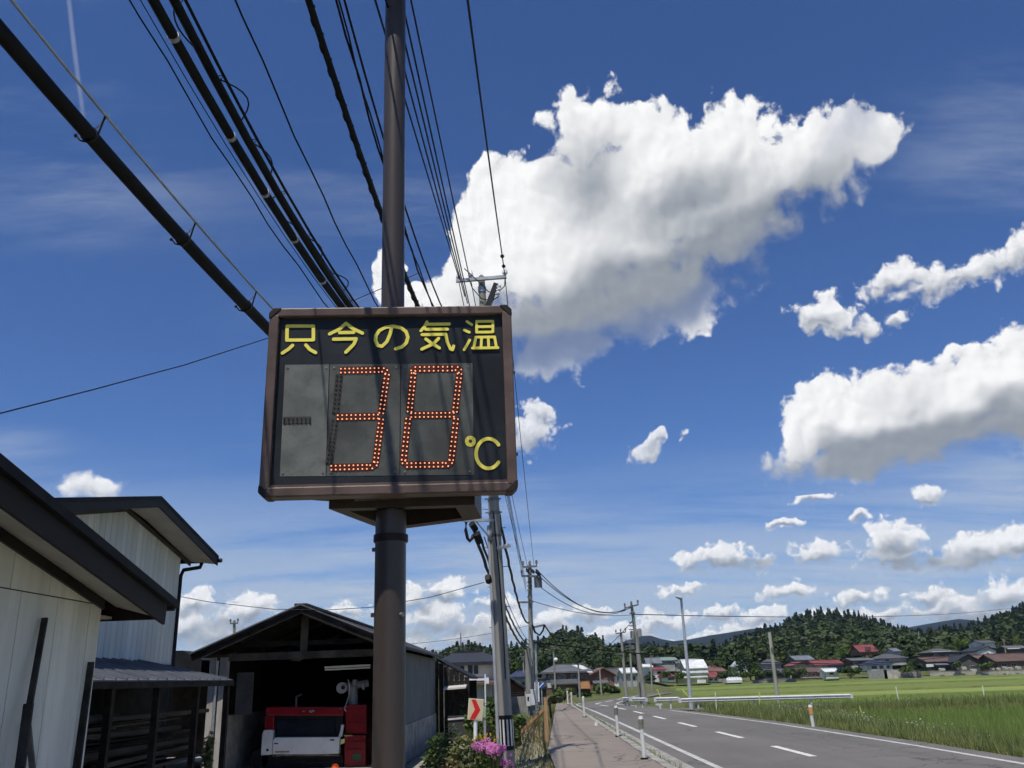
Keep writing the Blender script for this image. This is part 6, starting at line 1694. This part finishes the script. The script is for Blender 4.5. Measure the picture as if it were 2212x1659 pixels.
hill('far_mountain', [(1290, 1402), (1320, 1388), (1350, 1378), (1385, 1367), (1405, 1366), (1430, 1374), (1455, 1378), (1490, 1374), (1530, 1366), (1570, 1360), (1620, 1352), (1680, 1346), (1760, 1345), (1850, 1350), (1940, 1352), (1985, 1344), (2030, 1336), (2070, 1330), (2110, 1334), (2150, 1340), (2260, 1345)], 1700, 2400, 10, lf_far, zf=-3, ftrees=False)
bpy.data.objects['far_mountain'].data.materials[0] = lf_m

# trees one can tell apart


def tree(x, yt, yb, w, Y, kind, label, mat, n=520, leaf=None, grp='trees around the village'):
    base = at(x, yb, Y); top = at(x, yt, Y)
    H = top.z - base.z; Rr = w / 2 * Y / FOC
    t = thing('conifer_tree' if kind == 'c' else 'broadleaf_tree', base, label, 'tree', grp)
    MB().tube([base, base + Vector((0.02 * H, 0, H * 0.45)), base + Vector((0, 0.01 * H, H * 0.85))], [H * 0.028, H * 0.02, H * 0.006], 8).build('trunk', bark, t)
    b = MB()
    for k in range(5):
        a = k * 1.3 + rng.random(); z0 = H * (0.32 + 0.1 * k)
        b.tube([base + Vector((0, 0, z0)), base + Vector((math.cos(a) * Rr * 0.7, math.sin(a) * Rr * 0.7, z0 + H * 0.14))], [H * 0.012, H * 0.004], 5)
    b.build('limbs', bark, t)
    if kind == 'c': p, nr = conifer_crown(n, H, Rr)
    else: p, nr = broad_crown(n, H, Rr, 12)
    s = leaf or max(0.28, H * 0.07)
    V_, F_ = leaf_quads(p, s, nrm=nr, aspect=0.75)
    mesh_np('crown', V_ + np.array(base), F_, mat, t, kind='stuff')
    return t


vt = [(1600, 1415, 1468, 42, 215, 'c', 'tall dark conifer beside the creeper covered white house', lf_dark), (1622, 1405, 1470, 52, 212, 'b', 'big dark tree right of the creeper covered house', lf_dark), (1580, 1440, 1474, 40, 210, 'b', 'rounded tree in front of the silver greenhouse', lf_mid),
      (1555, 1418, 1462, 44, 228, 'b', 'dense tree behind the brown roofed house', lf_mid), (1530, 1428, 1456, 30, 236, 'b', 'small tree right of the yellow house', lf_mid), (1640, 1425, 1475, 40, 208, 'b', 'leafy tree left of the slate roofed house', lf_mid),
      (1700, 1440, 1472, 30, 204, 'b', 'bush-like tree before the slate house wing', lf_mid), (1720, 1425, 1452, 36, 238, 'b', 'olive tree behind the tan gabled house', lf_mid), (1755, 1395, 1430, 46, 255, 'b', 'broad tree above the red barn', lf_mid), (1790, 1390, 1425, 46, 262, 'b', 'broad olive tree left of the red cottage', lf_mid),
      (1822, 1398, 1424, 34, 258, 'b', 'pale fluffy tree at the left of the red cottage', lf_lime), (1838, 1438, 1468, 36, 206, 'b', 'tree between the white shed and the block wall', lf_mid), (1905, 1395, 1425, 50, 262, 'b', 'dark round tree right of the red cottage', lf_dark),
      (1950, 1400, 1432, 56, 258, 'b', 'wide tree above the dark tiled roofs', lf_mid), (1975, 1425, 1452, 34, 230, 'b', 'shrubby tree among the roofs at mid village', lf_mid), (2010, 1398, 1425, 50, 258, 'b', 'mid green tree behind the timber house', lf_mid), (2070, 1378, 1400, 16, 266, 'b', 'left of two lime green round trees on the slope', lf_lime), (2088, 1380, 1402, 16, 266, 'b', 'right of two lime green round trees on the slope', lf_lime),
      (2198, 1374, 1396, 14, 266, 'b', 'narrow lime green tree at the far right', lf_lime), (2050, 1392, 1418, 44, 255, 'b', 'tree left of the white gable house', lf_mid), (2130, 1386, 1415, 50, 262, 'b', 'dark tree behind the white upper storey', lf_dark), (2185, 1395, 1425, 50, 256, 'b', 'tree behind the pale roof edge at right', lf_mid),
      (1412, 1430, 1462, 34, 225, 'b', 'dark tree between the red roofs', lf_dark), (1450, 1425, 1455, 30, 244, 'b', 'tree right of the green roofed house', lf_mid), (1500, 1412, 1440, 46, 262, 'b', 'tree behind the white roofed yellow house', lf_mid), (1380, 1412, 1446, 40, 250, 'b', 'tree left of the green roofed house', lf_dark), (1340, 1415, 1450, 40, 240, 'b', 'tree above the dark tiled roof beyond the bend', lf_mid),
      (1310, 1420, 1452, 30, 180, 'b', 'tree between the brick house and the white roof', lf_dark), (1225, 1410, 1445, 50, 170, 'b', 'pale tree behind the brown house roof', lf_mid), (1110, 1425, 1462, 44, 110, 'b', 'tree behind the navy roofed house', lf_mid), (1172, 1420, 1460, 34, 130, 'b', 'tree left of the brown house', lf_dark),
      (1020, 1388, 1440, 22, 120, 'c', 'pointed conifer right of the grey house roof', lf_dark), (1040, 1396, 1440, 20, 125, 'c', 'smaller conifer beside the pointed one', lf_dark), (1060, 1393, 1445, 26, 118, 'c', 'dark conifer just left of the near pole', lf_dark), (1080, 1402, 1450, 40, 115, 'b', 'dark leafy tree behind the near pole', lf_dark)]
for x, yt, yb, w, Y, k, lab, mt_ in vt:
    tree(x, yt, yb, w, Y, k, lab, mt_, 420)


def shrub(x, yt, yb, w, Y, label, mat, n=500, leaf=0.11, name='shrub', zb=None, grp='shrubs beside the road', flat=0.4, dpx=0.8):
    base = at(x, yb, Y); top = at(x, yt, Y)
    if zb is not None: base.z = zb
    H = (top.z - base.z) * 1.2; Rr = w / 2 * Y / FOC
    t = thing(name, base, label, 'shrub', grp)
    P, N = [], []
    for k in range(8):
        a = rng.random() * 6.28; q = rng.random() ** 0.5
        p, nr = blob_points(n // 8, (0, 0, 0), 1.0)
        p = (p - p.mean(0)) * np.array([Rr * 0.45, Rr * 0.45 * dpx, H * 0.30]) + np.array([math.cos(a) * Rr * 0.55 * q, math.sin(a) * Rr * 0.55 * q, H * rng.uniform(0.20, 0.68)])
        P.append(p); N.append(nr)
    V_, F_ = leaf_quads(np.concatenate(P), leaf, nrm=np.concatenate(N), aspect=0.55, flat=flat)
    V_[:, 2] = np.maximum(V_[:, 2], 0.0)
    mesh_np('foliage', V_ + np.array(base), F_, mat, t, kind='stuff')
    b = MB()
    for k in range(6):
        a = k * 1.05; b.tube([base, base + Vector((math.cos(a) * Rr * 0.35, math.sin(a) * Rr * 0.3, H * 0.6))], [0.014, 0.006], 5)
    b.build('stems', bark, t, kind='stuff')
    return t


lf_garden = leafmat('leaf_garden', (0.040, 0.075, 0.018), (0.13, 0.155, 0.045), 3.0, 0.3, 0.45)
lf_pale = leafmat('leaf_variegated', (0.10, 0.13, 0.04), (0.26, 0.25, 0.11), 5.0, 0.3, 0.45)
lf_rust = leafmat('leaf_rusty', (0.13, 0.075, 0.035), (0.20, 0.14, 0.06), 5.0, 0.3, 0.45)
shrub(960, 1592, 1680, 100, 13.5, 'leafy green shrub with pale new leaves in the front flower bed', lf_garden, 1700, 0.085, zb=0)
shrub(935, 1612, 1690, 70, 13.0, 'low dark shrub at the foot of the sign pole', lf_mid, 500, 0.07, zb=0)
shrub(985, 1604, 1690, 90, 12.8, 'pale leaved shrub in the middle of the flower bed', lf_pale, 800, 0.085, zb=0)
shrub(1030, 1606, 1690, 84, 13.2, 'green foliage plant under the pink flowers', lf_garden, 1000, 0.075, zb=0)
shrub(1012, 1585, 1680, 80, 16.5, 'yellow-green plant behind the chevron post foot', lf_pale, 420, 0.07, zb=0)
shrub(965, 1628, 1690, 80, 12.4, 'rust tinged shrub at the bottom of the flower bed', lf_rust, 160, 0.07, zb=0)
shrub(1060, 1548, 1640, 64, 24, 'tall grassy shrub between the chevron sign and the near pole', lf_garden, 700, 0.13, zb=0)
shrub(1035, 1535, 1620, 60, 27, 'green bush behind the chevron sign', lf_mid, 700, 0.14, zb=0)
shrub(1075, 1575, 1650, 50, 20.5, 'low bush at the left of the near pole foot', lf_garden, 420, 0.10, zb=0)
shrub(1120, 1548, 1600, 40, 30, 'clipped bush right of the near pole', lf_mid, 420, 0.14, zb=0)
shrub(1115, 1575, 1615, 34, 24, 'small weedy bush beside the slanting timber', lf_garden, 300, 0.10, zb=0)
shrub(985, 1500, 1590, 60, 36, 'dark leafy tree-like bush in front of the grey house', lf_dark, 900, 0.22, zb=0)
shrub(1010, 1512, 1590, 50, 34, 'green bush right of the dark one by the grey house', lf_mid, 700, 0.2, zb=0)
shrub(1062, 1508, 1560, 60, 42, 'hedge below the garden lamp post', lf_mid, 700, 0.22, zb=0)
shrub(1220, 1488, 1520, 44, 70, 'yellowish bush before the brown house porch', lf_garden, 500, 0.35, zb=0)
shrub(1262, 1496, 1520, 40, 80, 'dark bush under the orange wall', lf_dark, 420, 0.35, zb=0)
shrub(1205, 1500, 1522, 40, 60, 'grassy mound bush left of the bend', lf_mid, 420, 0.28, zb=0)
shrub(1305, 1480, 1512, 44, 88, 'round garden bush before the brick house', lf_mid, 500, 0.4, zb=0)
shrub(1326, 1484, 1508, 30, 90, 'dark garden bush right of the round one', lf_dark, 420, 0.4, zb=0)
shrub(445, 1575, 1680, 26, 20.5, 'pale leafy weeds between the lean-to and the garage post', lf_pale, 300, 0.12, zb=0)
shrub(385, 1535, 1600, 60, 34, 'sunlit green bush seen through the lean-to', lf_garden, 500, 0.2, zb=0)


def flowers(label, cx, cy, w, h, Y, n, size, mat, stem, dz=0.2, name='flower_cluster'):
    base = at(cx, cy, Y); base.z = 0
    t = thing(name, base, label, 'flowers', 'flowers in the bed')
    C = np.array([tuple(at(cx + rng.normal() * w * 0.42, cy + rng.normal() * h * 0.4, Y + rng.normal() * 0.25)) for _ in range(n)])
    Vs = []
    for k in range(5):
        a = 2 * math.pi * k / 5
        off = np.array([math.cos(a), -0.3, math.sin(a)]) * size * 0.42
        V_, F_ = leaf_quads(C + off, size * 0.7, aspect=0.9, nrm=np.tile(np.array([[0, -1.2, 0.8]]), (n, 1)))
        Vs.append(V_)
    V_ = np.concatenate(Vs)
    mesh_np('petals', V_, np.arange(len(V_)).reshape(-1, 4), mat, t, kind='stuff')
    b = MB()
    for c in C[:: max(1, n // 40)]:
        b.tube([Vector(c), Vector((c[0] + rng.normal() * 0.05, c[1] + 0.05, 0.0))], 0.005, 4)
    b.build('stems', stem, t, kind='stuff')
    return t


pink = leafmat('petal_pink', (0.52, 0.13, 0.36), (0.62, 0.22, 0.46), 6, 0.3)
yellow = leafmat('petal_yellow', (0.62, 0.36, 0.03), (0.70, 0.50, 0.06), 6, 0.3)
flowers('dense pink flower head left of the near pole', 1046, 1614, 26, 14, 13.6, 110, 0.045, pink, lf_mid)
flowers('pink flower head touching the near pole', 1070, 1620, 24, 14, 13.6, 110, 0.045, pink, lf_mid)
flowers('small pink blossoms low in front of the near pole', 1090, 1648, 12, 12, 13.3, 26, 0.04, pink, lf_mid)
flowers('yellow flowers scattered above the shrubs', 1012, 1600, 44, 20, 14.5, 22, 0.035, yellow, lf_mid)
flowers('yellow flowers right of the chevron post', 1052, 1594, 34, 11, 15.5, 18, 0.035, yellow, lf_mid)

# ------------------------------------------------------------------ grasses
def blades(name, X, Yv, Z, h, w, mat, lean_=0.35):
    n = len(X)
    a = rng.random(n) * 6.28
    hh = h * rng.uniform(0.6, 1.25, n)
    dx, dy = np.cos(a), np.sin(a)
    base = np.stack([X, Yv, Z], 1)
    side = np.stack([-dy, dx, 0 * a], 1) * (w * rng.uniform(0.6, 1.3, n))[:, None]
    tip = base + np.stack([dx * lean_ * hh * rng.random(n), dy * lean_ * hh * rng.random(n), hh], 1)
    V_ = np.stack([base - side, base + side, tip], 1).reshape(-1, 3)
    return mesh_np(name, V_, np.arange(3 * n).reshape(n, 3), mat, kind='stuff')


gzv = np.vectorize(gz)
g_verge = leafmat('grass_verge', (0.165, 0.210, 0.060), (0.285, 0.310, 0.120), 0.8, 0.42)
g_rice = leafmat('rice_blades', (0.200, 0.285, 0.062), (0.280, 0.360, 0.100), 0.25, 0.45)
g_dry = leafmat('grass_dry', (0.17, 0.16, 0.065), (0.30, 0.26, 0.13), 1.5, 0.3)
n = 42000
Yv = 13 + (rng.random(n) ** 1.3) * 30; re_ = np.array([interp(RE, y) for y in Yv])
X = re_ + 0.12 + np.abs(rng.normal(size=n)) * 1.3
Z = gzv(X, Yv) - 0.02
blades('verge_grass', X, Yv, Z, 0.24, 0.010, g_verge, 0.9)
n = 9000
Yv = 13 + rng.random(n) * 30; re_ = np.array([interp(RE, y) for y in Yv]); X = re_ + 0.5 + np.abs(rng.normal(size=n)) * 1.2
blades('verge_tall_grass', X, Yv, gzv(X, Yv), 0.46, 0.011, g_verge, 0.7)
n = 90000
Yv = 13 + (rng.random(n)) ** 1.2 * 26.6; X = 12.4 + rng.random(n) ** 1.15 * (Yv * 0.62 - 6.5).clip(2, 30)
blades('rice_plants', X, Yv, np.full(n, -0.70), 0.66, 0.013, g_rice, 0.45)
n = 26000
Yv = 50.8 + rng.random(n) * 32; X = 10.5 + rng.random(n) * 44
blades('rice_plants', X, Yv, np.full(n, -1.2), 0.42, 0.03, g_rice, 0.5)
n = 22000
X = 8.6 + rng.random(n) * 30; Yv = np.where(rng.random(n) < 0.6, 43.0 - rng.random(n) * 2.4, 47.2 + rng.random(n) * 1.8)
blades('bank_grass', X, Yv, gzv(X, Yv) - 0.02, 0.34, 0.02, g_verge)
n = 2600
Yv = 17 + rng.random(n) * 42; wl_ = np.array([WL(y) for y in Yv]); X = wl_ - np.abs(rng.normal(size=n)) * 0.75 + 0.04
blades('path_side_grass', X, Yv, np.full(n, -0.02), 0.10, 0.010, g_verge, 0.9)
n = 6000
Yv = 17 + rng.random(n) * 36; wl_ = np.array([WL(y) for y in Yv]); X = wl_ - np.abs(rng.normal(size=n)) * 0.9 + 0.05
blades('dry_grass', X, Yv, np.full(n, -0.02), 0.09, 0.012, g_dry, 0.8)
n = 2200
Yv = 13 + rng.random(n) * 40; X = np.array([KX(y) for y in Yv]) + 0.18 + np.abs(rng.normal(size=n)) * 0.06
blades('kerb_weeds', X, Yv, np.full(n, 0.0), 0.16, 0.008, g_verge, 0.8)
# white wild flowers in the verge
n = 420
Yv = 18 + rng.random(n) * 22; re_ = np.array([interp(RE, y) for y in Yv])
cl_ = np.array([19.0, 22.5, 24.2, 25.0, 27.5, 28.6, 29.3, 31.5, 32.4, 35.0])[rng.integers(0, 10, n)]; Yv = cl_ + rng.normal(size=n) * 0.42; re_ = np.array([interp(RE, max(13, y)) for y in Yv])
X = re_ + 1.0 + rng.random(n) * 1.3
C = np.stack([X, Yv, gzv(X, Yv) + 0.34 + rng.random(n) * 0.2], 1)
V_, F_ = leaf_quads(C, 0.042, flat=1.2, aspect=0.9)
mesh_np('wild_flowers', V_, F_, leafmat('petal_white', (0.55, 0.56, 0.45), (0.70, 0.70, 0.60), 4, 0.3), kind='stuff')

# hedges and garden bushes between the houses of the village
for k, (xx, wd_, dy, lab) in enumerate((
    (1404, 30, 0, 'bush at the foot of the slim pole before the red roofs'), (1440, 26, -3, 'round bush left of the small red bungalow'), (1468, 34, -2, 'bush between the red bungalow and the yellow house'),
    (1560, 30, 1, 'low bush left of the silver greenhouse'), (1612, 44, 0, 'wide bush right of the silver greenhouse'), (1632, 34, -2, 'bush under the big dark tree'), (1668, 30, 0, 'bush before the left end of the slate house wing'),
    (1712, 36, -1, 'bush at the right end of the slate house wing'), (1732, 26, -3, 'bush by the left end of the brown roofed low house'), (1826, 44, -1, 'wide bush right of the little white shed'), (1850, 30, 1, 'bush touching the left end of the block wall'),
    (1960, 40, 0, 'bush between the low dark wall and the stone wall'), (1988, 30, -4, 'bush left of the pale gable panel house'), (2068, 26, -5, 'small bush between the black gable house windows'), (2128, 40, -3, 'bush at the corner of the long farmhouse'))):
    yb = 1480.5 - (xx - 1129) * 0.0358 + dy
    shrub(xx, yb - rng.uniform(9, 15), yb, wd_, 200.5, lab, lf_mid if k % 3 else lf_dark, 300, 0.62, grp='garden bushes of the village')
# ------------------------------------------------------------------ haze
hz = MB().box(-4300, 4300, -600, 6400, -6, 190).build('haze', bpy.data.materials.new('haze_air'), kind='stuff')
hm = hz.data.materials[0]; hm.use_nodes = True
for nd in list(hm.node_tree.nodes):
    if nd.type != 'OUTPUT_MATERIAL': hm.node_tree.nodes.remove(nd)
pv = hm.node_tree.nodes.new('ShaderNodeVolumePrincipled')
pv.inputs['Color'].default_value = (0.50, 0.68, 1.0, 1); pv.inputs['Density'].default_value = 0.00006; pv.inputs['Anisotropy'].default_value = 0.0
hm.node_tree.links.new(pv.outputs[0], hm.node_tree.nodes['Material Output'].inputs['Volume'])
